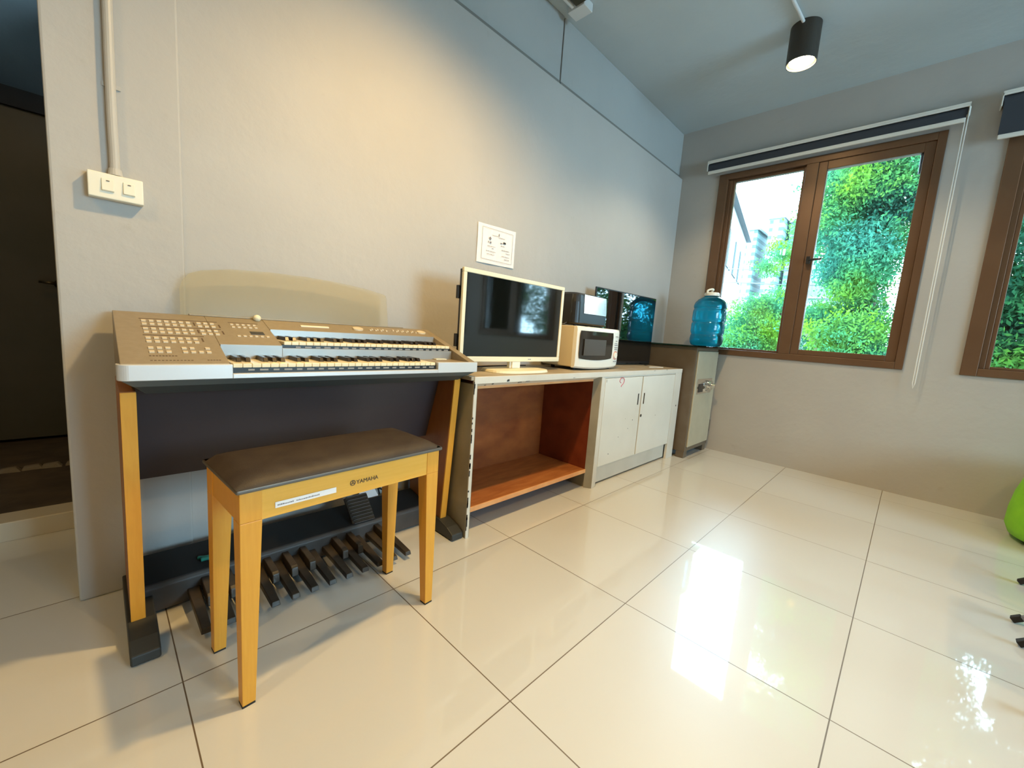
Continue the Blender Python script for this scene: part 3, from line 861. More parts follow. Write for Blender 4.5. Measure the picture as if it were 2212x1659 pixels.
# ------------------------------------------------------------------ televisions
TY = .262
tv = thing('television', 'white-framed flat television on a white base standing nearest the organ on the cabinet', 'television', (1.42, .262, .750))
zb, zt, xa, xb = .800, 1.230, 1.051, 1.793
b = B(); fr = .020
box(b, xa, xb, TY, TY + .016, zb, zb + .026); box(b, xa, xb, TY, TY + .016, zt - fr, zt)
box(b, xa, xa + fr, TY, TY + .016, zb + .026, zt - fr); box(b, xb - fr, xb, TY, TY + .016, zb + .026, zt - fr)
obj('bezel', b, M['creampl'], tv, .003)
obj('screen', box(B(), xa + fr, xb - fr, TY + .005, TY + .012, zb + .026, zt - fr), M['screen'], tv)
b = B(); box(b, xa + .004, xb - .004, TY + .016, TY + .034, zb + .006, zt - .006)
frustum(b, [(xa + .06, TY + .034, zb + .02), (xb - .06, TY + .034, zb + .02), (xb - .06, TY + .034, zt - .06), (xa + .06, TY + .034, zt - .06)],
        [(xa + .12, TY + .065, zb + .04), (xb - .12, TY + .065, zb + .04), (xb - .12, TY + .065, zt - .12), (xa + .12, TY + .065, zt - .12)])
box(b, xa - .006, xa + .05, TY + .028, TY + .045, .87, .93); box(b, xa - .006, xa + .05, TY + .028, TY + .045, 1.09, 1.15)
obj('rear_case', b, M['black'], tv, .002)
b = B(); box(b, 1.395, 1.475, TY + .012, TY + .034, .765, .80); box(b, 1.405, 1.465, TY + .002, TY + .012, .765, .80)
obj('stand_neck', b, M['micro'], tv, .003)
b = B(); n = 40
ring = [(1.43 + .20 * math.copysign(abs(math.cos(t)) ** .75, math.cos(t)), .262 + .112 * math.copysign(abs(math.sin(t)) ** .6, math.sin(t))) for t in [2 * PI * i / n for i in range(n)]]
frustum(b, [(x, y, .7505) for x, y in ring], [(1.43 + (x - 1.43) * .97, .262 + (y - .262) * .95, .764) for x, y in ring])
obj('stand_base', b, M['creampl'], tv, .002)
b = box(B(), 1.52, 1.545, TY - .0004, TY + .001, zb + .011, zb + .015); obj('badge', b, M['inkgrey'], tv)
b = B()
path(b, spline([(1.10, .40, .755), (1.14, .34, .758), (1.22, .38, .755), (1.18, .46, .757), (1.10, .44, .756), (1.14, .38, .756), (1.28, .44, .755), (1.50, .47, .755), (1.72, .46, .756)], 8), .0035)
rebase(tag(obj('tv_cable', b, M['blackmat']), 'tangled black cable lying behind the white television base', 'cable'))

tv2 = thing('television', 'thin black flat television behind the microwave, reflecting the blue bottle', 'television', (2.82, .42, .750))
ang = math.radians(-3.3); ce, se = math.cos(ang), math.sin(ang)
xa, ya, w, zb, zt = 2.430, .470, .857, .766, 1.322
def R2(b_):
    bmesh.ops.rotate(b_, cent=(xa, ya, 0), matrix=Matrix.Rotation(ang, 3, 'Z'), verts=b_.verts[:]); return b_
b = box(B(), xa, xa + w, ya, ya + .012, zb, zt); obj('bezel', R2(b), M['black'], tv2, .002)
b = box(B(), xa + .008, xa + w - .008, ya - .0015, ya + .002, zb + .016, zt - .008); obj('screen', R2(b), M['screen2'], tv2)
b = box(B(), xa + .02, xa + w - .02, ya + .012, ya + .045, zb + .01, zb + .30); obj('rear_case', R2(b), M['black'], tv2, .004)
for x in (xa + .16, xa + w - .13):
    b = frustum(B(), [(x - .012, ya - .10, .7505), (x + .012, ya - .10, .7505), (x + .012, ya - .085, .7505), (x - .012, ya - .085, .7505)],
                [(x - .012, ya, .772), (x + .012, ya, .772), (x + .012, ya + .012, .772), (x - .012, ya + .012, .772)])
    frustum(b, [(x - .012, ya + .10, .7505), (x + .012, ya + .10, .7505), (x + .012, ya + .085, .7505), (x - .012, ya + .085, .7505)],
            [(x - .012, ya, .772), (x + .012, ya, .772), (x + .012, ya + .012, .772), (x - .012, ya + .012, .772)])
    obj('foot', b, M['black'], tv2)
b = B(); path(b, [(2.93, .245, .7545), (3.02, .23, .7545), (3.08, .20, .7545)], .0035, 8)
rebase(tag(obj('pen', b, M['micro']), 'thin white pen lying on the cabinet top in front of the black television', 'pen'))

# ------------------------------------------------------------------ microwave and toaster
MX, MY, MW, MD, MZ0, MZ1 = 1.888, .205, .515, .258, .773, 1.018
ma = math.radians(2.0)
mw = thing('microwave_oven', 'white microwave oven with yellowed side carrying the toaster', 'microwave', (MX, MY, .750), ma)
b = box(B(), 0, MW, .035, MD, .020, MZ1 - .750); obj('case', b, M['microside'], mw, .006, 3, local=True)
# bulging front: profile polygon (x, y) extruded, bottom sags
b = B(); n = 14; topl, botl = [], []
z0, z1 = MZ0 - .750, MZ1 - .750
def bulge(u): return -.012 * (1 - (2 * u - 1) ** 2)
rows = []
for (z, inset) in ((z0 - .006, .012), (z0 + .004, .002), (z0 + .04, 0), (z1 - .02, 0), (z1 - .004, .004), (z1, .012)):
    row = []
    for i in range(n + 1):
        u = i / n; e = .010 * (abs(2 * u - 1) ** 10)
        zz = z - (.010 * (1 - (2 * u - 1) ** 2) if z < z0 + .01 else 0)
        row.append(b.verts.new((u * MW, bulge(u) + inset + e, zz)))
    rows.append(row)
back = [[b.verts.new((v.co.x, .036, v.co.z)) for v in rows[0]], [b.verts.new((v.co.x, .036, v.co.z)) for v in rows[-1]]]
for r0, r1 in zip(rows, rows[1:]):
    for i in range(n): b.faces.new((r0[i], r0[i + 1], r1[i + 1], r1[i]))
for i in range(n):
    b.faces.new((rows[0][i], back[0][i], back[0][i + 1], rows[0][i + 1])); b.faces.new((rows[-1][i], rows[-1][i + 1], back[1][i + 1], back[1][i]))
b.faces.new([r[0] for r in rows] + [back[1][0], back[0][0]]); b.faces.new([r[n] for r in rows][::-1] + [back[0][n], back[1][n]])
obj('front_panel', b, M['micro'], mw, smooth=False, local=True)
# window in the door following the bulge
b = B(); n = 12; u0, u1 = .035, .785; g = []
for j in range(7):
    v = j / 6; row = []
    for i in range(n + 1):
        t = i / n; u = u0 + (u1 - u0) * t
        zz = z0 + .052 + (z1 - z0 - .078) * v
        if j == 0: zz -= .012 * (1 - (2 * t - 1) ** 2)
        uu = u + (0 if 0 < j < 6 else (.012 if t < .01 else (-.012 if t > .99 else 0)))
        row.append(b.verts.new((uu * MW, bulge(uu) - .0016, zz)))
    g.append(row)
for j in range(6):
    for i in range(n): b.faces.new((g[j][i], g[j][i + 1], g[j + 1][i + 1], g[j + 1][i]))
ret = bmesh.ops.extrude_face_region(b, geom=b.faces[:])
for v in ret['geom']:
    if isinstance(v, bmesh.types.BMVert): v.co.y += .004
dw = obj('door_window', b, M['mwwin'], mw, local=True)
b = B(); box(b, .10 * MW, .60 * MW, bulge(.35) - .0032, bulge(.35) - .0024, z0 + .07, z1 - .075); obj('inner_mesh', b, mat('oven_mesh', (.075, .065, .055, 1), .3), dw, local=True)
b = tube(B(), (.885 * MW, bulge(.885) - .008, z0 + .072), (.885 * MW, bulge(.885) + .002, z0 + .072), .020, seg=28); obj('timer_dial', b, M['micro'], mw, .002, local=True)
b = B()
for i in range(20):
    a0 = PI * .15 + i * PI * 1.7 / 20; a1 = a0 + PI * 1.2 / 20
    P = lambda r, a, y: (.885 * MW + r * math.cos(a), y, z0 + .072 + r * math.sin(a))
    yy = bulge(.885) - .0008
    frustum(b, [P(.023, a0, yy - .0012), P(.029, a0, yy - .0012), P(.029, a1, yy - .0012), P(.023, a1, yy - .0012)], [P(.023, a0, yy), P(.029, a0, yy), P(.029, a1, yy), P(.023, a1, yy)])
obj('dial_scale', b, mat('pink_print', (.70, .30, .24, 1), .5), mw, local=True)
b = B(); rr = random.Random(2)
for z in (.195, .165, .150, .138, .122, .110, .028):
    for k in range(4):
        u = .845 + k * .024 + rr.uniform(-.004, .004)
        if z in (.165,) and k in (0, 3): continue
        w_ = rr.uniform(.004, .008)
        box(b, u * MW, u * MW + w_, bulge(u) - .0022, bulge(u) + .001, z0 + z, z0 + z + rr.uniform(.003, .006))
obj('panel_print', b, M['inkgrey'], mw, local=True)
for x in (.04, MW - .06):
    for y in (.05, MD - .05):
        b = tube(B(), (x + .01, y, 0), (x + .01, y, .022), .012, seg=14); obj('foot', b, M['blackmat'], mw, local=True)

to = thing('toaster', 'black toaster with a brushed steel side standing on the microwave', 'toaster', (1.945, .300, MZ1), math.radians(2))
TW, TD, TH = .395, .165, .208
def rrect(x0, x1, y0, y1, r, n=6):
    pts = []
    for cx, cy, a in ((x1 - r, y1 - r, 0), (x0 + r, y1 - r, PI / 2), (x0 + r, y0 + r, PI), (x1 - r, y0 + r, 1.5 * PI)):
        pts += [(cx + r * math.cos(a + k * PI / 2 / n), cy + r * math.sin(a + k * PI / 2 / n)) for k in range(n + 1)]
    return pts
b = B()
lv = [(0.012, .010), (.022, 0), (.15, .004), (.195, .010), (TH, .028)]
rings = []
for z, ins in lv:
    rings.append([b.verts.new((x, y, z)) for x, y in rrect(ins * .6, TW - ins * .6, ins - .02, TD - ins, .045)])
for a_, b_ in zip(rings, rings[1:]):
    for k in range(len(a_)): b.faces.new((a_[k], a_[(k + 1) % len(a_)], b_[(k + 1) % len(a_)], b_[k]))
b.faces.new(rings[0][::-1]); b.faces.new(rings[-1])
obj('body', b, M['black'], to, smooth=False, local=True)
b = B()
for (xA, xB) in ((.085, TW - .006),):
    frustum(b, [(xA, -.0225, .082), (xB - .03, -.0225, .082), (xB - .03, -.016, .082), (xA, -.016, .082)],
            [(xA + .004, -.0145, .200), (xB - .034, -.0145, .200), (xB - .034, -.008, .200), (xA + .004, -.008, .200)])
    frustum(b, [(xB - .03, -.0225, .082), (xB, -.004, .082), (xB - .006, .004, .082), (xB - .034, -.014, .082)],
            [(xB - .034, -.0145, .200), (xB - .006, .000, .200), (xB - .012, .006, .200), (xB - .038, -.008, .200)])
obj('steel_panel', b, M['steel'], to, .002, local=True)
b = frustum(B(), [(.000, .020, .082), (.004, .018, .082), (.030, -.010, .082), (.026, -.012, .082)], [(.004, .022, .198), (.008, .020, .198), (.034, -.004, .198), (.030, -.006, .198)])
obj('lever_plate', b, M['steel'], to, local=True)
b = box(B(), .05, TW - .05, .050, .075, TH - .003, TH + .0006); box(b, .05, TW - .05, .095, .120, TH - .003, TH + .0006); obj('bread_slot', b, M['blackmat'], to, local=True)
for x in (.04, TW - .04):
    for y in (.01, TD - .04):
        obj('foot', tube(B(), (x, y, 0), (x, y, .014), .010, seg=12), M['blackmat'], to, local=True)
b = B(); path(b, spline([(1.936, .34, MZ1 + .02), (1.915, .35, MZ1 + .006), (1.895, .38, MZ1 + .0055)], 5), .004)
cd = obj('power_cord', b, M['black'], to)

# ------------------------------------------------------------------ safe, glass sheet, bottle
SX0, SX1, SY, SB = 3.300, 3.806, .030, .50
sf = thing('safe', 'tall brown steel safe with khaki door and combination dial in the corner', 'safe', ((SX0 + SX1) / 2, .27, 0))
b = B(); box(b, SX0, SX1, SY + .006, SB, .055, .938); obj('body', b, M['safebody'], sf, .006)
b = B()
box(b, SX0 + .001, SX0 + .026, SY, SY + .02, .056, .937); box(b, SX1 - .014, SX1 - .001, SY, SY + .02, .056, .937)
box(b, SX0 + .026, SX1 - .014, SY, SY + .02, .908, .937); box(b, SX0 + .026, SX1 - .014, SY, SY + .02, .056, .088)
obj('door_frame', b, M['safebody'], sf, .003)
dr = obj('door', box(B(), SX0 + .030, SX1 - .016, SY - .010, SY + .012, .092, .905), M['safedoor'], sf, .006, 3)
yd = SY - .011
b = box(B(), 3.365, 3.70, yd - .002, yd + .002, .545, .672); obj('lock_plate', b, M['chrome'], dr, .001)
b = box(B(), 3.395, 3.50, yd - .004, yd, .560, .632); obj('lock_recess', b, M['black'], dr)
b = B(); tube(b, (3.63, yd - .001, .612), (3.63, yd - .030, .612), .042, .040, 32); tube(b, (3.63, yd - .030, .612), (3.63, yd - .058, .612), .022, .020, 24)
obj('combination_dial', b, M['chrome'], dr, .002)
b = B(); tube(b, (3.50, yd - .001, .60), (3.50, yd - .03, .60), .014, seg=20); path(b, [(3.50, yd - .03, .60), (3.44, yd - .034, .585)], .010)
tube(b, (3.58, yd - .001, .565), (3.58, yd - .02, .565), .016, seg=20)
obj('handle', b, M['chrome'], dr, .001)
for z in (.745, .175):
    b = tube(B(), (SX1 + .010, SY + .004, z), (SX1 + .010, SY + .004, z + .105), .011, seg=18)
    box(b, SX1 - .018, SX1 + .008, SY - .003, SY + .008, z + .03, z + .075)
    obj('hinge', b, M['safebody'], sf, .001)
for x in (SX0 + .002, SX1 - .075):
    for y in (SY + .004, SB - .08):
        obj('foot', box(B(), x, x + .07, y, y + .07, 0, .056), M['safebody'], sf, .004)
b = box(B(), 3.262, 3.838, -.050, .52, .9385, .9485)
rebase(tag(obj('glass_sheet', b, M['sheet'], None, .001), 'thin dark-edged glass sheet lying on top of the safe', 'glass sheet'))

BX, BY, BZ = 3.612, .082, .949
bt = thing('water_bottle', 'large blue water bottle with white cap and handle on the glass sheet', 'bottle', (BX, BY, BZ))
prof_ = [(.060, .006), (.095, .000), (.118, .006), (.130, .030), (.134, .060), (.131, .085), (.126, .100), (.131, .112), (.134, .125), (.134, .185), (.131, .195),
         (.125, .205), (.131, .216), (.134, .226), (.134, .285), (.132, .300), (.125, .318), (.131, .332), (.130, .350), (.120, .375), (.100, .398), (.075, .415), (.055, .425), (.050, .435)]
def ribs(a, z):
    if .125 < z < .19 or .225 < z < .29:
        return 1 - .022 * (1 if (math.sin(a * 14) > .55) else 0)
    return 1
fine = []
for (r0, z0_), (r1, z1_) in zip(prof_, prof_[1:]):
    for k in range(3): fine.append((r0 + (r1 - r0) * k / 3, z0_ + (z1_ - z0_) * k / 3))
fine.append(prof_[-1])
b = lathe(B(), fine, 0, 0, 112, ribs)
obj('body', b, M['bottle'], bt, smooth=True, local=True)
b = lathe(B(), [(.056, .428), (.060, .430), (.060, .452), (.052, .458), (.02, .460)], 0, 0, 36); obj('cap', b, M['micro'], bt, smooth=False, local=True)
b = B(); path(b, spline([(-.052, .02, .445), (-.048, .02, .472), (-.02, .0, .486), (.02, .0, .486), (.048, .02, .472), (.052, .02, .445)], 6), .008)
obj('carry_handle', b, M['micro'], bt, smooth=True, local=True)

# ------------------------------------------------------------------ wall things
nt_ = thing('paper_notice', 'white printed notice sheet taped to the wall above the white television', 'notice', (1.518, YW, 1.325))
b = B(); pts = [(1.372, 1.327), (1.664, 1.332), (1.666, 1.545), (1.370, 1.538)]
n = 8; g = []
for j in range(3):
    row = []
    for i in range(n + 1):
        u, v = i / n, j / 2
        x = (pts[0][0] * (1 - u) + pts[1][0] * u) * (1 - v) + (pts[3][0] * (1 - u) + pts[2][0] * u) * v
        z = (pts[0][1] * (1 - u) + pts[1][1] * u) * (1 - v) + (pts[3][1] * (1 - u) + pts[2][1] * u) * v
        row.append(b.verts.new((x, YW - .003 - .003 * math.sin(u * 5 + v * 2) ** 2, z)))
    g.append(row)
for j in range(2):
    for i in range(n): b.faces.new((g[j][i], g[j][i + 1], g[j + 1][i + 1], g[j + 1][i]))
obj('sheet', b, M['paper'], nt_)
b = B(); yy = YW - .0085
def ln(x0, x1, z, h=.002): box(b, x0, x1, yy, yy + .0004, z, z + h)
box(b, 1.402, 1.4035, yy, yy + .0004, 1.350, 1.520); box(b, 1.640, 1.6415, yy, yy + .0004, 1.352, 1.522)
ln(1.402, 1.641, 1.350, .0014); ln(1.402, 1.641, 1.521, .0014)
box(b, 1.526, 1.532, yy, yy + .0004, 1.490, 1.505); ln(1.475, 1.522, 1.487); ln(1.524, 1.575, 1.483)
frustum(b, [(1.452, yy, 1.468), (1.462, yy, 1.458), (1.472, yy, 1.468), (1.462, yy, 1.478)], [(1.452, yy + .0004, 1.468), (1.462, yy + .0004, 1.458), (1.472, yy + .0004, 1.468), (1.462, yy + .0004, 1.478)])
box(b, 1.448, 1.453, yy, yy + .0004, 1.443, 1.452); box(b, 1.460, 1.472, yy, yy + .0004, 1.442, 1.451)
rr = random.Random(9)
for x0, x1, z in ((1.445, 1.505, 1.424), (1.478, 1.490, 1.412), (1.437, 1.508, 1.396), (1.442, 1.503, 1.380), (1.548, 1.578, 1.440), (1.556, 1.620, 1.418), (1.590, 1.622, 1.404), (1.560, 1.620, 1.384), (1.580, 1.618, 1.368)):
    x = x0
    while x < x1:
        w_ = rr.uniform(.003, .007); ln(x, min(x + w_, x1), z, rr.uniform(.002, .004)); x += w_ + .0022
for x in (1.542,): box(b, x, x + .014, yy, yy + .0004, 1.453, 1.459)
ob = obj('print', b, M['inkgrey'], nt_)
b = B(); frustum(b, [(1.562, yy - .0002, 1.456), (1.586, yy - .0002, 1.456), (1.584, yy - .0002, 1.466), (1.566, yy - .0002, 1.467)], [(1.562, yy, 1.456), (1.586, yy, 1.456), (1.584, yy, 1.466), (1.566, yy, 1.467)])
obj('print_block', b, M['chip'], nt_)

sw = thing('light_switch', 'cream double light switch box on the pillar above the organ', 'switch', (-.060, YP, 1.262))
obj('box', box(B(), -.119, .001, YP - .031, YP, 1.261, 1.332), M['white'], sw, .003, 3)
for x in (-.090, -.044):
    b = prism(B(), [(YP - .031, 1.280), (YP - .037, 1.283), (YP - .034, 1.316), (YP - .031, 1.316)], 'x', x, x + .026)
    k_ = obj('rocker', b, M['white'], sw, .001)
    obj('indicator', box(B(), x + .010, x + .017, YP - .0362, YP - .034, 1.309, 1.311), M['ink'], k_)
b = B(); path(b, spline([(-.059, YP - .014, 1.333), (-.059, YP - .014, 1.36), (-.059, YP - .013, 1.40), (-.060, YP - .013, 1.55), (-.057, YP - .012, 2.0), (-.057, YP - .012, 2.88)], 6), .0115, 14)
tube(b, (-.059, YP - .014, 1.333), (-.059, YP - .014, 1.352), .017, .014)
for z in (1.58, 2.1, 2.6): box(b, -.078, -.038, YP - .004, YP, z, z + .012)
rebase(tag(obj('wall_conduit', b, M['conduit'], smooth=False), 'grey painted conduit pipe running up the pillar from the light switch', 'conduit'))

# ceiling lamp and its conduit
LX, LY = 2.972, -.483
cl = thing('ceiling_lamp', 'black cylindrical ceiling spotlight, lit warm, in front of the window', 'lamp', (LX, LY, 2.70))
b = B(); prof_ = [(.080, 2.9095), (.080, 2.700), (.076, 2.700), (.074, 2.732), (.02, 2.742)]
rings = []
lathe(b, [(.02, 2.9095)] + prof_, LX, LY, 48)
obj('shade', b, M['lampcase'], cl, smooth=False)
b = lathe(B(), [(.0, 2.728), (.055, 2.722), (.066, 2.712), (.0, 2.710)][1:3] + [(.052, 2.706), (.01, 2.704)], LX, LY, 32)
obj('bulb', b, M['bulb'], cl, smooth=True)
b = B(); path(b, spline([(LX - .07, LY - .0, 2.895), (2.80, -.475, 2.899), (2.50, -.462, 2.899), (1.2, -.44, 2.899), (-.5, -.43, 2.899)], 6), .009, 12)
rebase(tag(obj('ceiling_conduit', b, M['conduitw'], smooth=False), 'white conduit running along the ceiling to the black spotlight', 'conduit'))
jb = thing('junction_box', 'small grey-white junction box on the ceiling beside the cracked beam', 'junction box', (1.985, .47, 2.86))
obj('box', box(B(), 1.94, 2.025, .415, .535, 2.862, 2.9095), M['conduitw'], jb, .003)
b = B(); path(b, spline([(1.94, .50, 2.885), (1.88, .50, 2.885), (1.6, .50, 2.89)], 4), .012, 12); obj('pipe_stub', b, M['conduitw'], jb)
b = B(); box(b, 1.80, 1.935, .37, .47, 2.870, 2.9095); obj('mounting_block', b, M['brass'], jb)

# ------------------------------------------------------------------ pouf and chair legs at the right edge
pf = thing('pouf', 'lime green rounded fabric pouf, cut off at the right edge by the window wall', 'pouf', (3.50, -2.060, 0))
b = lathe(B(), [(.25, .018), (.315, .030), (.332, .075), (.330, .16), (.318, .26), (.296, .35), (.262, .425), (.20, .465), (.10, .478), (.01, .480)], 3.50, -2.060, 64)
obj('cover', b, M['green'], pf, smooth=True)
b = lathe(B(), [(.26, 0), (.27, .020), (.20, .024)], 3.50, -2.060, 48); obj('base', b, M['greenfoot'], pf)

def folding_chair(fa, fb, label):
    """feet fa (camera side) and fb on the floor; the legs rise away from the camera"""
    fa, fb = Vector(fa + (0,)), Vector(fb + (0,)); ax = (fb - fa).normalized(); bk = Vector((ax.y, -ax.x, 0)); up = Vector((0, 0, 1))
    mid = (fa + fb) / 2 + bk * .22
    t = thing('folding_chair', label, 'chair', mid, 0, 'metal chairs at the right edge')
    def bar(b, pa, pb, hw=.011, th=.007):
        d = (pb - pa).normalized(); n_ = ax.cross(d).normalized() * th; s_ = ax * hw
        frustum(b, [pa - s_ - n_, pa + s_ - n_, pa + s_ + n_, pa - s_ + n_], [pb - s_ - n_, pb + s_ - n_, pb + s_ + n_, pb - s_ + n_])
        return b
    for f in (fa, fb):
        lg = obj('leg', bar(B(), f + bk * .014 + up * .018, f + bk * .42 + up * .44), M['greymetal'], t, .002)
        obj('rubber_cap', bar(B(), f + up * .008, f + bk * .022 + up * .028, .0135, .010), M['blackmat'], lg, .002)
        b = B(); bar(b, f + bk * .44 + up * .012, f + bk * .02 + up * .44); bar(b, f + bk * .42 + up * .44, f + bk * .47 + up * .84)
        obj('leg', b, M['greymetal'], t, .002)
    def slab(c0, c1, z0, z1):
        P = [fa - ax * .012 + bk * c0, fb + ax * .012 + bk * c0, fb + ax * .012 + bk * c1, fa - ax * .012 + bk * c1]
        return frustum(B(), [p + up * z0 for p in P], [p + up * z1 for p in P])
    obj('seat', slab(.02, .43, .440, .465), M['vinyl'], t, .008)
    obj('backrest', slab(.462, .482, .66, .85), M['vinyl'], t, .008)
    return t
folding_chair((2.282, -1.630), (2.735, -1.700), 'metal chair with black rubber-capped legs, the further of the two at the right edge')
folding_chair((1.66, -1.60), (2.088, -1.622), 'metal chair with black rubber-capped legs, the nearer of the two at the right edge')

# ------------------------------------------------------------------ outdoors
GZ = -4.2
g_ = struct('ground', box(B(), 4.2, 150, -70, 90, GZ - .2, GZ), M['ground'])

def leaves(blobs, n, size, seed):
    rng = np.random.default_rng(seed)
    vol = np.array([b_[3] ** 2 for b_ in blobs]); idx = rng.choice(len(blobs), n, p=vol / vol.sum())
    c = np.array([b_[:3] for b_ in blobs])[idx]; r = np.array([b_[3] for b_ in blobs])[idx]
    d = rng.normal(size=(n, 3)); d /= np.linalg.norm(d, axis=1)[:, None]
    p = c + d * (r * rng.uniform(.25, 1.0, n) ** .6)[:, None] * np.array([1, 1, .8])
    # twig clusters: leaves gather round twig points
    tw = p[rng.integers(0, max(1, n // 9), n)] + rng.normal(size=(n, 3)) * np.array([.10, .10, .05])
    ax = rng.normal(size=(n, 3)) + np.array([0, 0, -.7]); ax /= np.linalg.norm(ax, axis=1)[:, None]
    sd = np.cross(ax, rng.normal(size=(n, 3))); sd /= np.linalg.norm(sd, axis=1)[:, None]
    L_ = (size * rng.uniform(.6, 1.3, n))[:, None]; w_ = L_ * .22
    V = np.stack([tw, tw + ax * L_ * .5 + sd * w_, tw + ax * L_, tw + ax * L_ * .5 - sd * w_], 1).reshape(-1, 3)
    F = np.arange(4 * n).reshape(-1, 4)
    me = bpy.data.meshes.new('foliage'); me.from_pydata(V.tolist(), [], F.tolist())
    return me

def tree(label, base, trunk_pts, limbs, blobs, n, size, seed, m, tr=.14, group=None):
    t = thing('tree', label, 'tree', base, group=group)
    b = B()
    pts = spline(trunk_pts, 5); path(b, pts, tr, 10)
    for l in limbs: path(b, spline(l, 4), tr * .35, 7)
    obj('trunk', b, M['bark'], t)
    me = leaves(blobs, n, size, seed); me.transform(world_of(t).inverted()); me.materials.append(m)
    o = bpy.data.objects.new('foliage', me); COL.objects.link(o); o.parent = t
    return t

rb = random.Random(21)
def fill(y0, y1, z0, z1, n, x=(8.6, 10.6), r=(.28, .5)):
    out = []
    for i in range(n):
        X = rb.uniform(*x); k = (X + .12) / 10.12
        Y = -1.22 + (rb.uniform(y0, y1) + 1.22) * k; Z = .96 + (rb.uniform(z0, z1) - .96) * k
        out.append((X, Y, Z, rb.uniform(*r) * k))
    return out
big = fill(-1.3, -.3, 2.9, 4.7, 16) + fill(-.9, .4, .6, 1.6, 12) + fill(-.7, .1, 1.5, 3.0, 8) + fill(.05, .62, 3.2, 4.9, 10) + fill(-1.6, .55, 4.9, 9.5, 60, r=(.35, .6)) + fill(-1.25, .40, 3.3, 4.9, 26) + fill(-.75, .20, 2.55, 3.4, 12) + fill(-.70, -.10, 1.9, 2.7, 8, r=(.25, .4)) + fill(-.95, .50, .6, 1.75, 18) + fill(-1.1, .5, -.6, .7, 10)
tree('big bright green tree with drooping feathery leaves filling the right pane', (10.2, -.9, GZ),
     [(10.2, -.9, GZ), (10.1, -.8, -1), (10.2, -.5, 1.5), (10.0, -.35, 3.0), (9.8, -.3, 4.4)],
     [[(10.2, -.5, 1.6), (9.7, .1, 2.6), (9.4, .4, 3.7)], [(10.1, -.4, 2.6), (9.6, -.8, 3.5), (9.3, -1.1, 4.4)], [(10.1, -.8, -.6), (9.5, -.2, .6), (9.2, .3, 1.4)]],
     big, 210000, .068, 1, M['leaf'])
left = fill(.75, 1.95, .7, 1.75, 16, x=(10, 12)) + fill(.75, 1.30, 1.5, 2.15, 7, x=(10, 12), r=(.22, .36)) + fill(.78, 1.28, 2.65, 3.15, 5, x=(10, 12), r=(.16, .26)) + fill(.5, 2.2, -.8, .7, 10, x=(10, 12))
tree('shorter pale green tree seen low through the left pane beside the towers', (11.6, 1.4, GZ),
     [(11.6, 1.4, GZ), (11.5, 1.3, -1.5), (11.4, 1.2, .4), (11.3, 1.1, 2.0)], [[(11.5, 1.2, .2), (11.2, 1.6, 1.2)], [(11.4, 1.1, 1.2), (11.2, 1.05, 2.9)]],
     left, 44000, .068, 2, M['leaf'], .10)
dark = fill(-2.6, -1.6, .5, 4.2, 34, x=(7.6, 9.2)) + fill(-3.4, -1.6, .3, 1.8, 14, x=(7.6, 9.2)) + fill(-4.6, -1.5, 4.8, 9.5, 40, x=(8, 9.6), r=(.4, .65)) + fill(-4.4, -1.75, .2, 2.0, 24, x=(7.6, 9.2)) + fill(-4.4, -1.9, 2.0, 4.8, 34, x=(7.8, 9.6)) + fill(-3.5, -1.6, -1, .4, 10, x=(7.6, 9.2)) + fill(-1.75, -1.2, .3, 4.6, 10, x=(9.6, 11))
tree('darker dense green tree seen through the second window at the right edge', (8.9, -3.2, GZ),
     [(8.9, -3.2, GZ), (8.8, -3.0, -1), (8.9, -2.9, 1.5), (8.7, -2.8, 4)], [[(8.9, -2.9, .8), (8.4, -2.2, 2.0), (8.3, -2.0, 3.4)], [(8.8, -2.9, 1.5), (8.5, -3.6, 3.2)]],
     dark, 140000, .08, 3, M['leafdark'], .16)
bush = [(rb.uniform(8, 10), rb.uniform(-7.2, -4.8), rb.uniform(-1, 5), rb.uniform(.4, .7)) for _ in range(46)] 
tree('tree beyond the second window, seen reflected in the white television screen', (9.2, -6.0, GZ), [(9.2, -6, GZ), (9.1, -5.9, 0), (9, -5.8, 3)], [], bush, 40000, .09, 4, M['leafdark'])

# near building
bd = thing('apartment_building', 'white rendered building with two windows at the far left of the left pane', 'building', (24, 9, GZ))
A = Vector((16.5, 4.75, 0)); E_ = Vector((27.5, 6.85, 0)); dirv = (E_ - A).normalized(); nrm = Vector((-dirv.y, dirv.x, 0))
def wallpt(s, n_, z): p = A + dirv * s + nrm * n_; return (p.x, p.y, z)
Ln = (E_ - A).length
b = frustum(B(), [wallpt(0, 0, GZ), wallpt(Ln, 0, GZ), wallpt(Ln, 8, GZ), wallpt(0, 8, GZ)], [wallpt(0, 0, 7.25), wallpt(Ln, 0, 7.25), wallpt(Ln, 8, 7.25), wallpt(0, 8, 7.25)])
obj('wall', b, M['bldg'], bd)
b = frustum(B(), [wallpt(-.3, -.25, 7.25), wallpt(Ln + .2, -.25, 7.25), wallpt(Ln + .2, 8, 7.25), wallpt(-.3, 8, 7.25)], [wallpt(-.3, -.25, 7.42), wallpt(Ln + .2, -.25, 7.42), wallpt(Ln + .2, 8, 7.42), wallpt(-.3, 8, 7.42)])
obj('roof', b, mat('roof_edge', (.06, .06, .06, 1), .7), bd)
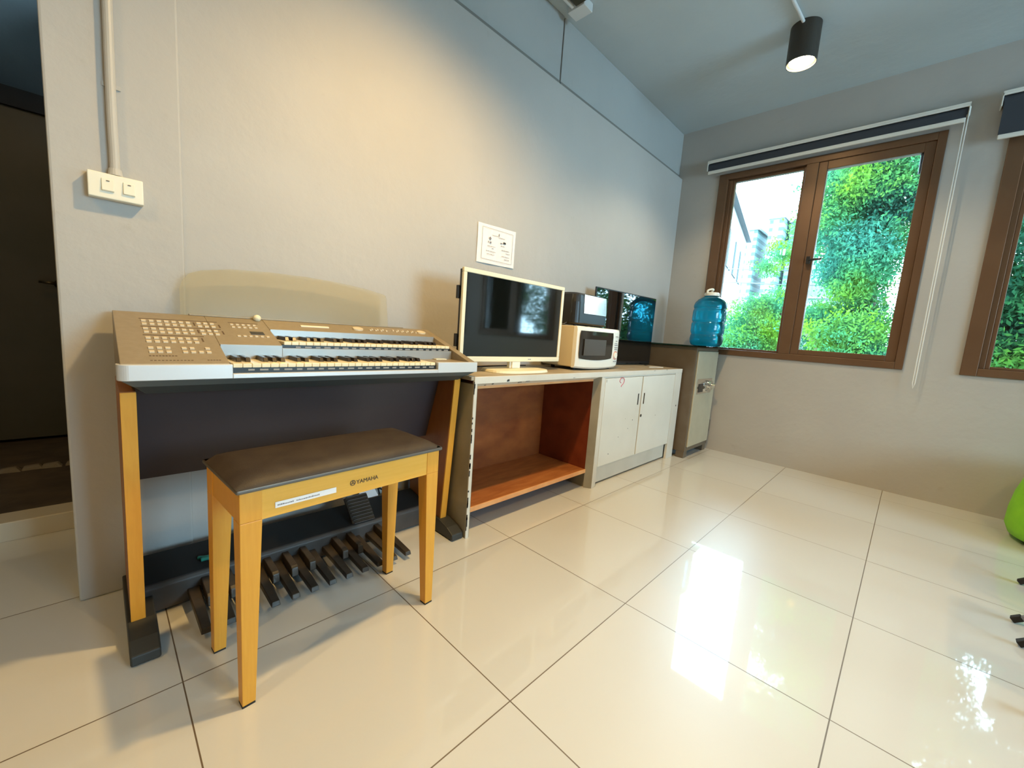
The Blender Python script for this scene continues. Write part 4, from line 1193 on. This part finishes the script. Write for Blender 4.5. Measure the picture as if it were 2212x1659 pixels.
for s in (1.2, 3.6, 6.2, 8.6):
    b = frustum(B(), [wallpt(s, -.06, 4.6), wallpt(s + 1.5, -.06, 4.6), wallpt(s + 1.5, .05, 4.6), wallpt(s, .05, 4.6)], [wallpt(s, -.06, 6.2), wallpt(s + 1.5, -.06, 6.2), wallpt(s + 1.5, .05, 6.2), wallpt(s, .05, 6.2)])
    w_ = obj('window', b, mat('win_frame', (.04, .055, .055, 1), .6), bd)
    b = frustum(B(), [wallpt(s + .1, -.08, 4.7), wallpt(s + 1.4, -.08, 4.7), wallpt(s + 1.4, -.05, 4.7), wallpt(s + .1, -.05, 4.7)], [wallpt(s + .1, -.08, 6.1), wallpt(s + 1.4, -.08, 6.1), wallpt(s + 1.4, -.05, 6.1), wallpt(s + .1, -.05, 6.1)])
    obj('pane', b, M['bldgwin'], w_)
def tower(y0, y1, zt, label, x=70, m=None):
    t = thing('tower_block', label, 'building', (x + 4, (y0 + y1) / 2, GZ))
    obj('wall', box(B(), x, x + 8, y0, y1, GZ, zt), m or M['tower'], t)
    obj('roof', box(B(), x - .2, x + 8.2, y0 - .2, y1 + .2, zt, zt + .35), M['bldg'], t)
tower(17.9, 19.55, 18.6, 'slim pale blue tower block in the distance, the left one in the left pane')
tower(14.7, 16.5, 19.9, 'pale tower block in the distance, the taller one nearer the window mullion')
tower(11.5, 14.2, 19.6, 'white tower block in the distance, partly hidden by the window mullion', 72)
hs = thing('house', 'pale building with a barred balcony seen between leaves in the right pane', 'building', (33, 2.6, GZ))
obj('wall', box(B(), 30, 36, .5, 6.6, GZ, 4.15), M['bldg'], hs)
obj('parapet', box(B(), 29.8, 36.2, .3, 6.8, 4.15, 4.35), mat('parapet', (.13, .16, .16, 1), .7), hs)
b = B()
for i in range(18): tube(b, (29.7, 1.2 + i * .2, 4.35), (29.7, 1.2 + i * .2, 5.3), .03, seg=6)
box(b, 29.66, 29.74, 1.1, 4.8, 5.3, 5.36)
obj('railing', b, M['bldgwin'], hs)
obj('upper_wall', box(B(), 31, 35, 1.2, 4.6, 4.35, 6.3), mat('upper_wall', (.10, .15, .15, 1), .7), hs)
for z, lb in ((3.05, 'thin overhead cable crossing the left pane, the upper of two'), (2.70, 'thin overhead cable crossing the left pane, the lower of two')):
    b = path(B(), spline([(12.2, 6, z + .1), (12, 2.8, z), (12, 0, z - .15), (12, -6, z)], 8), .012, 6)
    rebase(tag(obj('overhead_wire', b, M['skirt']), lb, 'wire', 'wires outside'))

# ------------------------------------------------------------------ light
def spot(x, y, z, power, col, size=130, blend=.6, rad=.035, tilt=(0, 0, 0), name='lamp_light'):
    l = bpy.data.lights.new(name, 'SPOT'); l.energy = power; l.color = col; l.spot_size = math.radians(size); l.spot_blend = blend
    l.shadow_soft_size = rad
    o = bpy.data.objects.new(name, l); o.location = (x, y, z); o.rotation_euler = tilt; COL.objects.link(o); return o
WARM = (1.0, .64, .24)
spot(.92, -.46, 2.69, 120, WARM, 150, .8, .05)
spot(LX, LY, 2.695, 42, (1.0, .80, .50), 132, .45)
spot(.92, -2.5, 2.69, 45, WARM, 150, .7)  # this and the next three are unseen fill spots added to warm the room
spot(LX, -2.5, 2.69, 20, WARM, 150, .7)
spot(-1.3, -.6, 2.69, 45, WARM, 150, .7)
spot(-1.3, -2.8, 2.69, 30, WARM, 150, .7)
# unseen spot added to brighten the corridor
spot(-.45, 1.7, 2.35, 6.0, WARM, 160, .8)

w = bpy.data.worlds.new('World'); S.world = w; w.use_nodes = True
nt = w.node_tree; bg = nt.nodes['Background']
bg.inputs['Color'].default_value = (.50, .77, 1.0, 1)
bg.inputs['Strength'].default_value = 22
for (y0, y1, z0, z1) in (W1, W2, W3):
    l = bpy.data.lights.new('window_portal', 'AREA'); l.shape = 'RECTANGLE'; l.size = z1 - z0; l.size_y = y1 - y0
    l.cycles.is_portal = True
    o = bpy.data.objects.new('window_portal', l); o.location = (XW + .13, (y0 + y1) / 2, (z0 + z1) / 2)
    o.rotation_euler = (0, PI / 2, 0); COL.objects.link(o)

l = bpy.data.lights.new('window_portal', 'AREA'); l.shape = 'RECTANGLE'; l.size = BW[1] - BW[0]; l.size_y = BW[3] - BW[2]  # portal for the added opening behind the camera
l.cycles.is_portal = True
o = bpy.data.objects.new('window_portal', l); o.location = ((BW[0] + BW[1]) / 2, -5.83, (BW[2] + BW[3]) / 2)
o.rotation_euler = (PI / 2, 0, 0); COL.objects.link(o)
# ------------------------------------------------------------------ camera
R = ((0.7011, -0.7095, 0.0712), (-0.0421, -0.1409, -0.9891), (0.7118, 0.6905, -0.1286))
cam = bpy.data.cameras.new('camera'); co = bpy.data.objects.new('camera', cam); COL.objects.link(co)
cam.sensor_fit = 'HORIZONTAL'; cam.sensor_width = 36; cam.lens = 36 * 878.09 / 2212
cam.clip_start = .02; cam.clip_end = 500
r_, d_, f_ = Vector(R[0]).normalized(), Vector(R[1]), Vector(R[2]).normalized()
u_ = (-d_ - r_ * (-d_).dot(r_)).normalized(); b_ = r_.cross(u_)
mm = Matrix((r_, u_, b_)).transposed().to_4x4(); mm.translation = Vector((-.1192, -1.2216, .9585))
co.matrix_world = mm
S.camera = co

S.view_settings.view_transform = 'Standard'; S.view_settings.look = 'None'
S.view_settings.exposure = 0.58; S.view_settings.gamma = 1; S.view_settings.use_curve_mapping = False
S.cycles.use_denoising = True
S.cycles.max_bounces = 10; S.cycles.diffuse_bounces = 6; S.cycles.glossy_bounces = 5; S.cycles.transparent_max_bounces = 16
S.cycles.caustics_reflective = False; S.cycles.caustics_refractive = False
